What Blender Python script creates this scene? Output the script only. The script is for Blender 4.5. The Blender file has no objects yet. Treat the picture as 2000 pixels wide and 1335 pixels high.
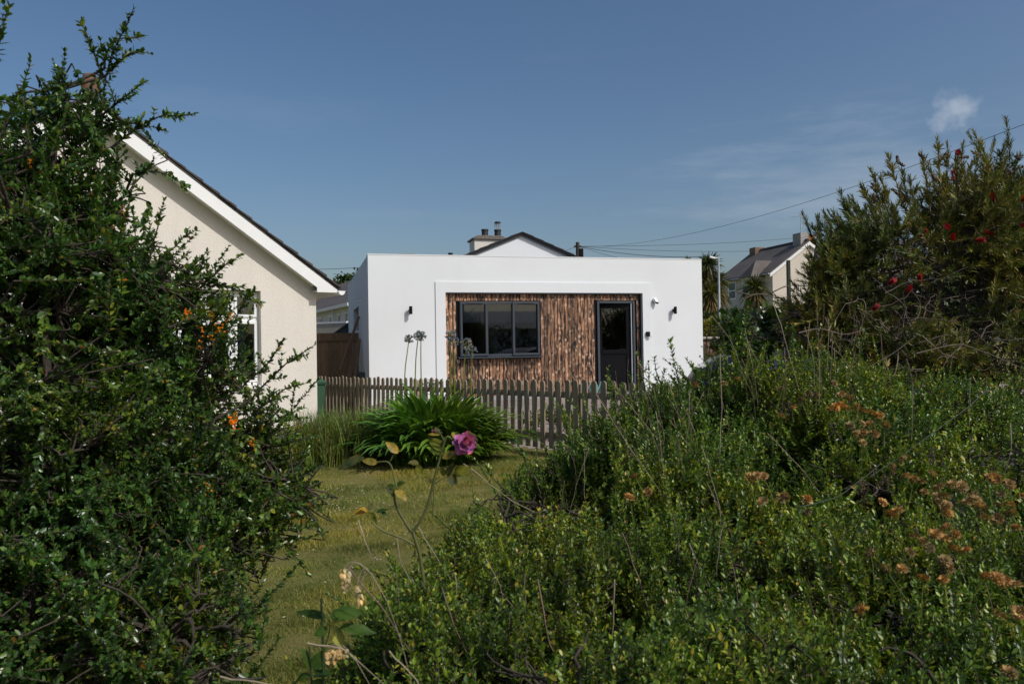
import bpy, bmesh, math
import numpy as np
from mathutils import Vector, Matrix

R = math.radians
scene = bpy.context.scene

# ------------------------------------------------------------------ camera, sky, sun, exposure
FPX = 1510.0                       # focal length in photo pixels (2000 wide)
PITCH, ROLL, EYE = R(0.55), 0.016, 1.40
F_ = np.array((0.0, math.cos(PITCH), math.sin(PITCH)))
U0 = np.array((0.0, -math.sin(PITCH), math.cos(PITCH)))
R0 = np.array((1.0, 0.0, 0.0))
RV = math.cos(ROLL) * R0 - math.sin(ROLL) * U0
UV = math.sin(ROLL) * R0 + math.cos(ROLL) * U0
cam_data = bpy.data.cameras.new('camera')
cam = bpy.data.objects.new('camera', cam_data)
scene.collection.objects.link(cam)
cam.matrix_world = Matrix(((RV[0], UV[0], -F_[0], 0), (RV[1], UV[1], -F_[1], 0), (RV[2], UV[2], -F_[2], EYE), (0, 0, 0, 1)))
cam_data.sensor_width = 36
cam_data.lens = FPX / 2000 * 36
cam_data.clip_start, cam_data.clip_end = 0.05, 4000
cam_data.dof.use_dof = True
cam_data.dof.focus_distance = 14.0
cam_data.dof.aperture_fstop = 9.0
scene.camera = cam

SUN = Vector((0.82, -0.60, 1.0)).normalized()
EL = math.asin(SUN.z)
AZ = math.atan2(SUN.x, SUN.y)
world = bpy.data.worlds.new('World')
scene.world = world
world.use_nodes = True
wn, wl = world.node_tree.nodes, world.node_tree.links
for n in list(wn):
    wn.remove(n)
w_out = wn.new('ShaderNodeOutputWorld')
w_bg = wn.new('ShaderNodeBackground')
w_sky = wn.new('ShaderNodeTexSky')
w_sky.sky_type = 'NISHITA'
w_sky.sun_disc = False
w_sky.sun_elevation = EL
w_sky.sun_rotation = AZ
w_sky.air_density = 1.0
w_sky.dust_density = 2.8
w_sky.ozone_density = 1.6
w_sky.altitude = 20
w_bg.inputs['Strength'].default_value = 0.096
wl.new(w_bg.outputs[0], w_out.inputs[0])
# thin high cloud, everywhere alike, and one small puff low over the right-hand shrub
tc = wn.new('ShaderNodeTexCoord')
def wmath(op, a, b=None, clamp=False):
    m = wn.new('ShaderNodeMath'); m.operation = op; m.use_clamp = clamp
    for i, v in enumerate((a, b)):
        if v is None: continue
        if isinstance(v, (int, float)): m.inputs[i].default_value = v
        else: wl.new(v, m.inputs[i])
    return m.outputs[0]
wmap = wn.new('ShaderNodeMapping'); wmap.inputs['Scale'].default_value = (1.6, 1.6, 9.0); wmap.inputs['Location'].default_value = (8.3, 3.7, 0.55)
wmap.inputs['Rotation'].default_value = (0, R(8), 0)
wl.new(tc.outputs['Generated'], wmap.inputs[0])
wno = wn.new('ShaderNodeTexNoise'); wno.inputs['Scale'].default_value = 1.7; wno.inputs['Detail'].default_value = 7; wno.inputs['Roughness'].default_value = .58
wl.new(wmap.outputs[0], wno.inputs['Vector'])
wr = wn.new('ShaderNodeMapRange'); wr.inputs['From Min'].default_value = .61; wr.inputs['From Max'].default_value = .86
wr.inputs['To Max'].default_value = .10
wl.new(wno.outputs[0], wr.inputs[0])
puff_dir = F_ + RV * (1868 - 1000) / FPX + UV * (667.5 - 216) / FPX
puff_dir = puff_dir / np.linalg.norm(puff_dir)
vs = wn.new('ShaderNodeVectorMath'); vs.operation = 'SUBTRACT'; wl.new(tc.outputs['Generated'], vs.inputs[0]); vs.inputs[1].default_value = tuple(puff_dir)
vm = wn.new('ShaderNodeVectorMath'); vm.operation = 'MULTIPLY'; wl.new(vs.outputs[0], vm.inputs[0]); vm.inputs[1].default_value = (1, 1, 1.9)
vl = wn.new('ShaderNodeVectorMath'); vl.operation = 'LENGTH'; wl.new(vm.outputs[0], vl.inputs[0])
pn = wn.new('ShaderNodeTexNoise'); pn.inputs['Scale'].default_value = 38; pn.inputs['Detail'].default_value = 6
wl.new(tc.outputs['Generated'], pn.inputs['Vector'])
pd = wmath('ADD', wmath('MULTIPLY', vl.outputs['Value'], 24.0), wmath('MULTIPLY', wmath('SUBTRACT', pn.outputs[0], .5), 2.2))
pf = wn.new('ShaderNodeMapRange'); pf.inputs['From Min'].default_value = .15; pf.inputs['From Max'].default_value = 1.0
pf.inputs['To Min'].default_value = .62; pf.inputs['To Max'].default_value = 0.0
pf.interpolation_type = 'SMOOTHSTEP'
wl.new(pd, pf.inputs[0])
# a soft veil of cloud low on the right
bank_dir = F_ + RV * (1720 - 1000) / FPX + UV * (667.5 - 350) / FPX
bank_dir = bank_dir / np.linalg.norm(bank_dir)
bs_ = wn.new('ShaderNodeVectorMath'); bs_.operation = 'SUBTRACT'; wl.new(tc.outputs['Generated'], bs_.inputs[0]); bs_.inputs[1].default_value = tuple(bank_dir)
bm_ = wn.new('ShaderNodeVectorMath'); bm_.operation = 'MULTIPLY'; wl.new(bs_.outputs[0], bm_.inputs[0]); bm_.inputs[1].default_value = (1, 1, 3.4)
bl_n = wn.new('ShaderNodeVectorMath'); bl_n.operation = 'LENGTH'; wl.new(bm_.outputs[0], bl_n.inputs[0])
bn_ = wn.new('ShaderNodeTexNoise'); bn_.inputs['Scale'].default_value = 3.2; bn_.inputs['Detail'].default_value = 8; bn_.inputs['Roughness'].default_value = .6
wl.new(wmap.outputs[0], bn_.inputs['Vector'])
bd_ = wmath('ADD', wmath('MULTIPLY', bl_n.outputs['Value'], 4.2), wmath('MULTIPLY', wmath('SUBTRACT', bn_.outputs[0], .5), -3.0))
bf_ = wn.new('ShaderNodeMapRange'); bf_.interpolation_type = 'SMOOTHSTEP'; bf_.inputs['From Min'].default_value = -.2; bf_.inputs['From Max'].default_value = 1.0
bf_.inputs['To Min'].default_value = .30; bf_.inputs['To Max'].default_value = 0.0
wl.new(bd_, bf_.inputs[0])
cf = wmath('MAXIMUM', wmath('MAXIMUM', wr.outputs[0], bf_.outputs[0]), pf.outputs[0], True)
wmix = wn.new('ShaderNodeMixRGB'); wl.new(cf, wmix.inputs[0])
w_hs = wn.new('ShaderNodeHueSaturation'); w_hs.inputs['Saturation'].default_value = 1.18; w_hs.inputs['Hue'].default_value = 0.50
wl.new(w_sky.outputs[0], w_hs.inputs['Color']); wl.new(w_hs.outputs[0], wmix.inputs[1]); wmix.inputs[2].default_value = (5.0, 5.6, 6.4, 1)
wl.new(wmix.outputs[0], w_bg.inputs['Color'])

sun_d = bpy.data.lights.new('sun', 'SUN')
sun_d.energy, sun_d.angle, sun_d.color = 2.9, R(0.53), (1.0, 0.98, 0.94)
sun = bpy.data.objects.new('sun', sun_d)
scene.collection.objects.link(sun)
sun.rotation_euler = SUN.to_track_quat('Z', 'Y').to_euler()
scene.view_settings.view_transform = 'Standard'
scene.view_settings.look = 'None'
scene.view_settings.exposure = 0.0
scene.view_settings.gamma = 1.0
scene.view_settings.use_curve_mapping = False
scene.cycles.max_bounces = 6
scene.cycles.transparent_max_bounces = 8
scene.cycles.use_denoising = True

# ------------------------------------------------------------------ helpers
C = scene.collection

def at(px, py, Y):
    """world point seen at photo pixel (px, py) at forward distance Y"""
    d = F_ + RV * (px - 1000) / FPX + UV * (667.5 - py) / FPX
    d = d * (Y / d[1])
    return np.array((d[0], d[1], d[2] + EYE))

def hit(px, py, p0, n):
    d = F_ + RV * (px - 1000) / FPX + UV * (667.5 - py) / FPX
    o = np.array((0, 0, EYE)); p0 = np.asarray(p0, float); n = np.asarray(n, float)
    t = np.dot(p0 - o, n) / np.dot(d, n)
    return o + d * t

def sstep(a, b, x):
    t = np.clip((np.asarray(x, float) - a) / (b - a), 0, 1)
    return t * t * (3 - 2 * t)

def ground_z(x, y):
    x = np.asarray(x, float); y = np.asarray(y, float)
    z = 0.02 * np.clip(x, -5, 2.5)
    z = z + (0.36 - z) * sstep(10.8, 15.6, y + 0.4 * np.clip(x, -3, 3)) * sstep(-4.2, -2.4, x - 0.0 * y)
    z = z + 0.9 * sstep(24, 55, y) * sstep(0, 12, x)
    return z

def link(o, parent=None):
    C.objects.link(o)
    if parent is not None: o.parent = parent
    return o

def tag(o, label=None, cat=None, group=None, kind=None):
    if label: o['label'] = label
    if cat: o['category'] = cat
    if group: o['group'] = group
    if kind: o['kind'] = kind
    return o

def thing(name, label, cat, loc=(0, 0, 0), rz=0.0, group=None):
    o = bpy.data.objects.new(name, None)
    o.empty_display_size = .2
    link(o); o.location = Vector([float(v) for v in loc]); o.rotation_euler = (0, 0, rz)
    return tag(o, label, cat, group)

class MB:
    """collects boxes, prisms, tubes; build() makes ONE mesh object"""
    def __init__(s): s.v, s.f = [], []
    def add(s, vs, fs):
        b = len(s.v); s.v += [tuple(float(c) for c in p) for p in vs]; s.f += [tuple(b + i for i in f) for f in fs]; return s
    def box(s, x0, x1, y0, y1, z0, z1):
        return s.add([(x0, y0, z0), (x1, y0, z0), (x1, y1, z0), (x0, y1, z0), (x0, y0, z1), (x1, y0, z1), (x1, y1, z1), (x0, y1, z1)],
                     [(0, 3, 2, 1), (4, 5, 6, 7), (0, 1, 5, 4), (1, 2, 6, 5), (2, 3, 7, 6), (3, 0, 4, 7)])
    def prism(s, poly, y0, y1, ax='xz'):
        """polygon in the x-z plane pushed along y"""
        n = len(poly)
        if ax == 'xz': vs = [(p[0], y0, p[1]) for p in poly] + [(p[0], y1, p[1]) for p in poly]
        elif ax == 'yz': vs = [(y0, p[0], p[1]) for p in poly] + [(y1, p[0], p[1]) for p in poly]
        else: vs = [(p[0], p[1], y0) for p in poly] + [(p[0], p[1], y1) for p in poly]
        fs = [tuple(range(n)), tuple(range(2 * n - 1, n - 1, -1))] + [(i, n + i, n + (i + 1) % n, (i + 1) % n) for i in range(n)]
        return s.add(vs, fs)
    def lathe(s, prof, n=16, c=(0, 0, 0)):
        """profile of (r, z) turned about z, ends capped"""
        vs = []
        for r, z in prof:
            vs += [(c[0] + r * math.cos(2 * math.pi * i / n), c[1] + r * math.sin(2 * math.pi * i / n), c[2] + z) for i in range(n)]
        fs = []
        for k in range(len(prof) - 1):
            fs += [(k * n + i, k * n + (i + 1) % n, (k + 1) * n + (i + 1) % n, (k + 1) * n + i) for i in range(n)]
        fs += [tuple(range(n - 1, -1, -1)), tuple((len(prof) - 1) * n + i for i in range(n))]
        return s.add(vs, fs)
    def tube(s, pts, rad, n=8):
        pts = [Vector(p) for p in pts]
        rr = rad if isinstance(rad, (list, tuple)) else [rad] * len(pts)
        vs = []
        for k, p in enumerate(pts):
            t = (pts[min(k + 1, len(pts) - 1)] - pts[max(k - 1, 0)]).normalized()
            a = t.cross(Vector((0.31, 0.17, 0.93))).normalized(); b = t.cross(a)
            vs += [p + (a * math.cos(2 * math.pi * i / n) + b * math.sin(2 * math.pi * i / n)) * rr[k] for i in range(n)]
        fs = []
        for k in range(len(pts) - 1):
            fs += [(k * n + i, k * n + (i + 1) % n, (k + 1) * n + (i + 1) % n, (k + 1) * n + i) for i in range(n)]
        fs += [tuple(range(n - 1, -1, -1)), tuple((len(pts) - 1) * n + i for i in range(n))]
        return s.add(vs, fs)
    def mesh(s, name, mat, bevel=0, smooth=False):
        me = bpy.data.meshes.new(name)
        bm = bmesh.new()
        vv = [bm.verts.new(p) for p in s.v]
        for f in s.f:
            try: bm.faces.new([vv[i] for i in f])
            except ValueError: pass
        bmesh.ops.recalc_face_normals(bm, faces=bm.faces)
        if bevel: bmesh.ops.bevel(bm, geom=list(bm.edges), offset=bevel, segments=1, affect='EDGES', profile=.5)
        if smooth:
            for f in bm.faces: f.smooth = True
        bm.to_mesh(me); bm.free()
        if smooth:
            me.set_sharp_from_angle(angle=R(40))
        me.materials.append(mat)
        return me
    def build(s, name, mat, parent=None, bevel=0, smooth=False):
        return link(bpy.data.objects.new(name, s.mesh(name, mat, bevel, smooth)), parent)

def box(name, mat, parent, *a, bevel=0):
    return MB().box(*a).build(name, mat, parent, bevel)

def mesh_quads(name, V, Fq, mat, smooth=False, attr=None):
    V = np.ascontiguousarray(V, dtype=np.float32).reshape(-1, 3); Fq = np.ascontiguousarray(Fq, dtype=np.int32).reshape(-1, 4)
    me = bpy.data.meshes.new(name)
    me.vertices.add(len(V)); me.vertices.foreach_set('co', V.ravel())
    me.loops.add(Fq.size); me.loops.foreach_set('vertex_index', Fq.ravel())
    me.polygons.add(len(Fq))
    me.polygons.foreach_set('loop_start', np.arange(0, Fq.size, 4, dtype=np.int32))
    me.polygons.foreach_set('loop_total', np.full(len(Fq), 4, dtype=np.int32))
    if smooth: me.polygons.foreach_set('use_smooth', np.ones(len(Fq), dtype=bool))
    me.update(calc_edges=True)
    me.materials.append(mat)
    return me

def nrm(v):
    v = np.asarray(v, float)
    return v / np.maximum(np.linalg.norm(v, axis=-1, keepdims=True), 1e-9)

def leaf_geo(P, D, N, L, W, fold=.35, curve=.12):
    """folded oval leaves, two quads each"""
    P = np.asarray(P, float); D = nrm(D); S = nrm(np.cross(D, N)); N = np.cross(S, D)
    L = np.asarray(L, float)[:, None]; W = np.asarray(W, float)[:, None]
    l = lambda a, w, sgn: P + D * L * a + S * W * .5 * w * sgn + N * (W * .5 * w * fold - L * curve * a * a)
    tip = P + D * L - N * L * curve
    V = np.stack([P, l(.3, .95, 1), l(.68, .85, 1), tip, l(.68, .85, -1), l(.3, .95, -1)], 1)
    b = (np.arange(len(P)) * 6)[:, None]
    Fq = np.concatenate([b + np.array([[0, 1, 2, 3]]), b + np.array([[0, 3, 4, 5]])], 1).reshape(-1, 4)
    return V.reshape(-1, 3), Fq

def ribbon_geo(P, W, side):
    """P (N,K,3) centre lines, W (N,K) widths, side (N,3) or (N,K,3)"""
    N, K = P.shape[:2]
    if side.ndim == 2: side = np.repeat(side[:, None, :], K, 1)
    V = np.stack([P - side * W[..., None] * .5, P + side * W[..., None] * .5], 2)  # N,K,2,3
    k = np.arange(K - 1)
    q = np.stack([k * 2, k * 2 + 1, k * 2 + 3, k * 2 + 2], 1)
    Fq = ((np.arange(N) * K * 2)[:, None, None] + q[None]).reshape(-1, 4)
    return V.reshape(-1, 3), Fq

def tube_geo(P, Rr, n=4):
    """P (M,K,3), Rr (M,K)"""
    M, K = P.shape[:2]
    T = nrm(np.gradient(P, axis=1))
    A = nrm(np.cross(T, np.array((.31, .17, .93)))); B = np.cross(T, A)
    ang = np.arange(n) * 2 * np.pi / n
    V = P[:, :, None] + (A[:, :, None] * np.cos(ang)[None, None, :, None] + B[:, :, None] * np.sin(ang)[None, None, :, None]) * Rr[:, :, None, None]
    q = []
    for k in range(K - 1):
        for i in range(n):
            q.append((k * n + i, k * n + (i + 1) % n, (k + 1) * n + (i + 1) % n, (k + 1) * n + i))
    Fq = ((np.arange(M) * K * n)[:, None, None] + np.array(q)[None]).reshape(-1, 4)
    return V.reshape(-1, 3), Fq

def join_geo(parts):
    Vs, Fs, b = [], [], 0
    for V, Fq in parts:
        if len(V) == 0: continue
        Vs.append(V); Fs.append(Fq + b); b += len(V)
    return np.concatenate(Vs), np.concatenate(Fs)

def add_geo(name, geo, mat, parent, kind=None, smooth=False):
    o = link(bpy.data.objects.new(name, mesh_quads(name, geo[0], geo[1], mat, smooth)), parent)
    if kind: o['kind'] = kind
    return o

# ------------------------------------------------------------------ materials
MATS = {}
def lin(c):
    return tuple(((v / 255) / 12.92 if v / 255 <= .04045 else ((v / 255 + .055) / 1.055) ** 2.4) for v in c)

def new_mat(name):
    m = bpy.data.materials.new(name); m.use_nodes = True
    nt = m.node_tree; b = nt.nodes['Principled BSDF']
    MATS[name] = m
    return m, nt, b

def nd(nt, t, **kw):
    n = nt.nodes.new(t)
    for k, v in kw.items():
        if k in n.inputs: n.inputs[k].default_value = v
        else: setattr(n, k, v)
    return n

def ramp(nt, src, stops):
    r = nt.nodes.new('ShaderNodeValToRGB')
    e = r.color_ramp.elements
    while len(e) < len(stops): e.new(0.5)
    for i, (p, c) in enumerate(stops):
        e[i].position = p; e[i].color = (c[0], c[1], c[2], 1)
    nt.links.new(src, r.inputs[0])
    return r.outputs[0]

def mixc(nt, fac, a, b, mode='MIX'):
    m = nt.nodes.new('ShaderNodeMixRGB'); m.blend_type = mode
    for i, v in ((0, fac), (1, a), (2, b)):
        if isinstance(v, (int, float)): m.inputs[i].default_value = v
        elif isinstance(v, tuple): m.inputs[i].default_value = (*v, 1) if len(v) == 3 else v
        else: nt.links.new(v, m.inputs[i])
    return m.outputs[0]

def noise(nt, scale, detail=4, rough=.55, vec=None, sc=None, out=0):
    n = nd(nt, 'ShaderNodeTexNoise'); n.inputs['Scale'].default_value = scale; n.inputs['Detail'].default_value = detail; n.inputs['Roughness'].default_value = rough
    if vec is not None:
        if sc:
            mp = nd(nt, 'ShaderNodeMapping'); mp.inputs['Scale'].default_value = sc; nt.links.new(vec, mp.inputs[0]); vec = mp.outputs[0]
        nt.links.new(vec, n.inputs['Vector'])
    return n.outputs[out]

def pos(nt):
    return nd(nt, 'ShaderNodeNewGeometry').outputs['Position']

def bump(nt, b, h, strength=.3, dist=.02):
    bp = nd(nt, 'ShaderNodeBump'); bp.inputs['Strength'].default_value = strength; bp.inputs['Distance'].default_value = dist
    nt.links.new(h, bp.inputs['Height']); nt.links.new(bp.outputs[0], b.inputs['Normal'])

def simple(name, col, rough=.6, var=.12, scale=6, bumps=0, bscale=60, metal=0, spec=.5):
    """plain colour with soft dirt variation and optional relief"""
    m, nt, b = new_mat(name)
    p = pos(nt)
    f = noise(nt, scale, 5, .6, p)
    c = ramp(nt, f, [(.3, tuple(v * (1 - var) for v in col)), (.7, tuple(min(1, v * (1 + var)) for v in col))])
    nt.links.new(c, b.inputs['Base Color'])
    b.inputs['Roughness'].default_value = rough; b.inputs['Metallic'].default_value = metal; b.inputs['Specular IOR Level'].default_value = spec
    if bumps: bump(nt, b, noise(nt, bscale, 4, .6, p), bumps, .01)
    return m

def leafy(name, cols, rough=.4, transl=.25, spec=.5, nscale=2.5, tint=None):
    """cols: list of (weight stop, colour) picked per leaf; soft patches of tone through the plant"""
    m, nt, b = new_mat(name)
    g = nd(nt, 'ShaderNodeNewGeometry')
    c = ramp(nt, g.outputs['Random Per Island'], cols)
    n = noise(nt, nscale, 3, .5, g.outputs['Position'])
    k = ramp(nt, n, [(.34, (.52, .56, .55)), (.66, (1.32, 1.22, 1.0))])
    c = mixc(nt, 1.0, c, k, 'MULTIPLY')
    n2 = noise(nt, nscale * .33, 2, .5, g.outputs['Position'])
    c = mixc(nt, 1.0, c, ramp(nt, n2, [(.38, (.78, .92, 1.0)), (.62, (1.28, 1.08, .72))]), 'MULTIPLY')
    nt.links.new(c, b.inputs['Base Color'])
    b.inputs['Roughness'].default_value = rough; b.inputs['Specular IOR Level'].default_value = spec
    if transl > 0:
        tr = nd(nt, 'ShaderNodeBsdfTranslucent')
        c2 = mixc(nt, 1.0, c, (1.2, 1.35, .5), 'MULTIPLY')
        nt.links.new(c2, tr.inputs['Color'])
        mx = nd(nt, 'ShaderNodeMixShader'); mx.inputs[0].default_value = transl
        nt.links.new(b.outputs[0], mx.inputs[1]); nt.links.new(tr.outputs[0], mx.inputs[2])
        nt.links.new(mx.outputs[0], nt.nodes['Material Output'].inputs[0])
    return m

def glass(name, tint=(.75, .8, .84), refl=1.0):
    m, nt, b = new_mat(name); nt.nodes.remove(b)
    tr = nd(nt, 'ShaderNodeBsdfTransparent'); tr.inputs[0].default_value = (*tint, 1)
    gl = nd(nt, 'ShaderNodeBsdfGlossy'); gl.inputs['Roughness'].default_value = .02
    fr = nd(nt, 'ShaderNodeFresnel'); fr.inputs[0].default_value = 1.52
    ml = nd(nt, 'ShaderNodeMath', operation='MULTIPLY'); nt.links.new(fr.outputs[0], ml.inputs[0]); ml.inputs[1].default_value = 1.9 * refl
    ml.use_clamp = True
    mx = nd(nt, 'ShaderNodeMixShader'); nt.links.new(ml.outputs[0], mx.inputs[0]); nt.links.new(tr.outputs[0], mx.inputs[1]); nt.links.new(gl.outputs[0], mx.inputs[2])
    nt.links.new(mx.outputs[0], nt.nodes['Material Output'].inputs[0])
    return m

def render_wall(name, col, streak, speck, bsc, bstr):
    """painted render: faint rain streaks, soft blotches, grainy relief"""
    m, nt, b = new_mat(name)
    p = pos(nt)
    st = noise(nt, 1.0, 5, .6, p, (3.2, 3.2, .28)); bl = noise(nt, .8, 4, .55, p); sp = noise(nt, bsc, 3, .6, p)
    c = ramp(nt, st, [(.30, tuple(v * (1 - streak) for v in col)), (.52, col)])
    c = mixc(nt, .5, c, ramp(nt, bl, [(.3, (.93, .93, .92)), (.7, (1.04, 1.04, 1.04))]), 'MULTIPLY')
    c = mixc(nt, speck, c, ramp(nt, sp, [(.35, (.62, .60, .57)), (.6, (1.06, 1.06, 1.06))]), 'MULTIPLY')
    nt.links.new(c, b.inputs['Base Color']); b.inputs['Roughness'].default_value = .85; b.inputs['Specular IOR Level'].default_value = .3
    bump(nt, b, sp, bstr, .012)
render_wall('white_render', (.785, .805, .82), .014, .04, 120, .2)
render_wall('cream_render', (.73, .68, .61), .05, .16, 48, .5)
simple('white_plastic', (.82, .82, .81), .35, .03, 4)
simple('plinth_black', (.035, .035, .04), .8, .3, 8, .3, 50)
simple('anthracite', (.048, .058, .072), .42, .08, 5)
simple('black_metal', (.010, .010, .012), .5, .1, 5, spec=.12)
simple('interior_wall', (.22, .23, .25), .8, .05, 2)
simple('interior_floor', (.10, .08, .06), .6, .15, 4)
simple('blind_fabric', (.17, .18, .20), .8, .05, 20)
simple('steel', (.55, .55, .56), .35, .05, 5, metal=.8)
simple('galvanised', (.42, .44, .46), .5, .08, 5, metal=.3)
simple('slate', (.075, .075, .082), .7, .25, 3, .2, 30)
simple('dark_tile', (.060, .052, .048), .85, .35, 9, .5, 60)
simple('stone_cap', (.16, .14, .12), .9, .4, 18, .6, 60)
simple('red_tile', (.17, .08, .05), .8, .2, 8)
simple('far_slate', (.105, .088, .078), .8, .25, 1.2, .2, 30)
simple('far_cream', (.62, .55, .47), .85, .04, .6)
simple('far_white', (.72, .73, .75), .85, .04, .6)
simple('chimney_grey', (.33, .31, .29), .9, .2, 2)
simple('brick_orange', (.42, .14, .05), .9, .25, 5)
simple('brown_stone', (.20, .13, .09), .9, .3, 6, .4, 20)
simple('pot_black', (.02, .02, .022), .6, .2, 8)
simple('terracotta', (.42, .25, .13), .85, .15, 12)
simple('bin_green', (.030, .085, .045), .5, .12, 7)
simple('teal_plastic', (.10, .30, .30), .45, .12, 12)
simple('car_blue', (.010, .017, .042), .32, .05, 3, spec=.25)
simple('rubber', (.02, .02, .02), .85, .1, 10)
simple('bark', (.055, .042, .030), .9, .35, 22, .7, 90)
simple('grey_twig', (.15, .115, .088), .9, .35, 14)
simple('purple_twig', (.17, .115, .085), .8, .4, 9)
simple('straw_twig', (.30, .24, .165), .85, .3, 9)
simple('rose_stem', (.095, .10, .028), .6, .5, 14)
simple('palm_trunk', (.15, .11, .08), .95, .35, 8, .7, 30)
simple('pole_wood', (.05, .042, .036), .9, .25, 5)
simple('wire_black', (.02, .02, .022), .7, .1, 3)
simple('green_paint', (.022, .040, .016), .6, .2, 6)
simple('soil', (.045, .033, .024), .95, .4, 6, .5, 40)
simple('paving', (.30, .29, .285), .9, .1, 3, .2, 30)
simple('garden_wall', (.42, .38, .31), .9, .1, 2)
simple('shed_green', (.055, .075, .08), .7, .1, 3)
glass('window_glass')
glass('door_glass', (.62, .66, .70), 1.8)
simple('far_glass', (.03, .04, .055), .12, .2, 2)

# rough fence timber: grey-green weathered pickets
def timber(name, a, b_, sc=(30, 30, 2.5), rough=.85, bs=.5):
    m, nt, b = new_mat(name)
    p = pos(nt)
    f = noise(nt, 1.0, 6, .65, p, sc)
    oi = nd(nt, 'ShaderNodeObjectInfo')
    c = ramp(nt, f, [(.28, a), (.72, b_)])
    k = ramp(nt, oi.outputs['Random'], [(0, (.78, .80, .78)), (1, (1.18, 1.14, 1.08))])
    nt.links.new(mixc(nt, 1, c, k, 'MULTIPLY'), b.inputs['Base Color'])
    b.inputs['Roughness'].default_value = rough
    bump(nt, b, f, bs, .006)
    return m
timber('picket_wood', (.14, .115, .08), (.33, .275, .20))
timber('panel_wood', (.13, .080, .045), (.27, .18, .105))
timber('plank_wood', (.11, .065, .04), (.24, .16, .10))

# scorched cladding: brown grain, black char, pale round knots
def scorched():
    m, nt, b = new_mat('scorched_wood')
    p = pos(nt)
    oi = nd(nt, 'ShaderNodeObjectInfo')
    va = nd(nt, 'ShaderNodeVectorMath', operation='ADD'); nt.links.new(p, va.inputs[0])
    cx = nd(nt, 'ShaderNodeCombineXYZ'); mu = nd(nt, 'ShaderNodeMath', operation='MULTIPLY'); nt.links.new(oi.outputs['Random'], mu.inputs[0]); mu.inputs[1].default_value = 37.0
    nt.links.new(mu.outputs[0], cx.inputs[2]); nt.links.new(cx.outputs[0], va.inputs[1])
    q = va.outputs[0]
    grain = noise(nt, 1.0, 5, .6, q, (70, 70, 2.2))
    base = ramp(nt, grain, [(.30, (.12, .055, .027)), (.50, (.34, .175, .092)), (.70, (.58, .36, .22))])
    char = noise(nt, 1.0, 6, .70, q, (20, 20, 3.2))
    cf = ramp(nt, char, [(.44, (1, 1, 1)), (.54, (0, 0, 0))])
    c = mixc(nt, cf, base, (.022, .012, .008))
    vo = nd(nt, 'ShaderNodeTexVoronoi'); mp = nd(nt, 'ShaderNodeMapping'); mp.inputs['Scale'].default_value = (13, 13, 8.5)
    wv = nd(nt, 'ShaderNodeVectorMath', operation='ADD'); nt.links.new(q, wv.inputs[0])
    wn_ = noise(nt, 9, 2, .5, q, None, 1); ws = nd(nt, 'ShaderNodeVectorMath', operation='SCALE'); nt.links.new(wn_, ws.inputs[0]); ws.inputs['Scale'].default_value = .09
    nt.links.new(ws.outputs[0], wv.inputs[1]); nt.links.new(wv.outputs[0], mp.inputs[0]); nt.links.new(mp.outputs[0], vo.inputs['Vector']); vo.inputs['Scale'].default_value = 1.0
    kf = ramp(nt, vo.outputs['Distance'], [(.14, (.85, .85, .85)), (.46, (0, 0, 0))])
    sel = noise(nt, 1.0, 2, .5, q, (5, 5, 4))
    sf = ramp(nt, sel, [(.38, (0, 0, 0)), (.50, (1, 1, 1))])
    c = mixc(nt, mixc(nt, 1, kf, sf, 'MULTIPLY'), c, (.66, .46, .33))
    k = ramp(nt, oi.outputs['Random'], [(0, (.45, .42, .40)), (.5, (1, .97, .94)), (1, (1.45, 1.32, 1.25))])
    nt.links.new(mixc(nt, 1, c, k, 'MULTIPLY'), b.inputs['Base Color'])
    b.inputs['Roughness'].default_value = .6
    bump(nt, b, grain, .5, .006)
scorched()

# lawn and drive
def ground_mat():
    m, nt, b = new_mat('lawn_turf')
    p = pos(nt)
    f1 = noise(nt, .9, 5, .6, p); f2 = noise(nt, 7, 5, .65, p); f3 = noise(nt, 90, 3, .6, p)
    c = ramp(nt, f1, [(.34, (.10, .125, .026)), (.50, (.165, .16, .040)), (.66, (.27, .215, .085))])
    c = mixc(nt, .45, c, ramp(nt, f2, [(.3, (.065, .09, .02)), (.7, (.21, .175, .07))]))
    c = mixc(nt, .8, c, ramp(nt, f3, [(.3, (.5, .5, .45)), (.7, (1.5, 1.45, 1.35))]), 'MULTIPLY')
    nt.links.new(c, b.inputs['Base Color']); b.inputs['Roughness'].default_value = .95; b.inputs['Specular IOR Level'].default_value = .15
    bump(nt, b, f3, .8, .02)
    m, nt, b = new_mat('pink_gravel')
    p = pos(nt)
    f1 = noise(nt, 1.2, 4, .6, p); vo = nd(nt, 'ShaderNodeTexVoronoi'); vo.inputs['Scale'].default_value = 45; nt.links.new(p, vo.inputs['Vector'])
    c = ramp(nt, vo.outputs['Color'], [(.1, (.17, .135, .11)), (.5, (.32, .265, .22)), (.9, (.44, .38, .33))])
    c = mixc(nt, .5, c, ramp(nt, f1, [(.3, (.75, .72, .7)), (.7, (1.15, 1.1, 1.05))]), 'MULTIPLY')
    nt.links.new(c, b.inputs['Base Color']); b.inputs['Roughness'].default_value = .95
    bump(nt, b, vo.outputs['Distance'], .8, .02)
ground_mat()

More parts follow.
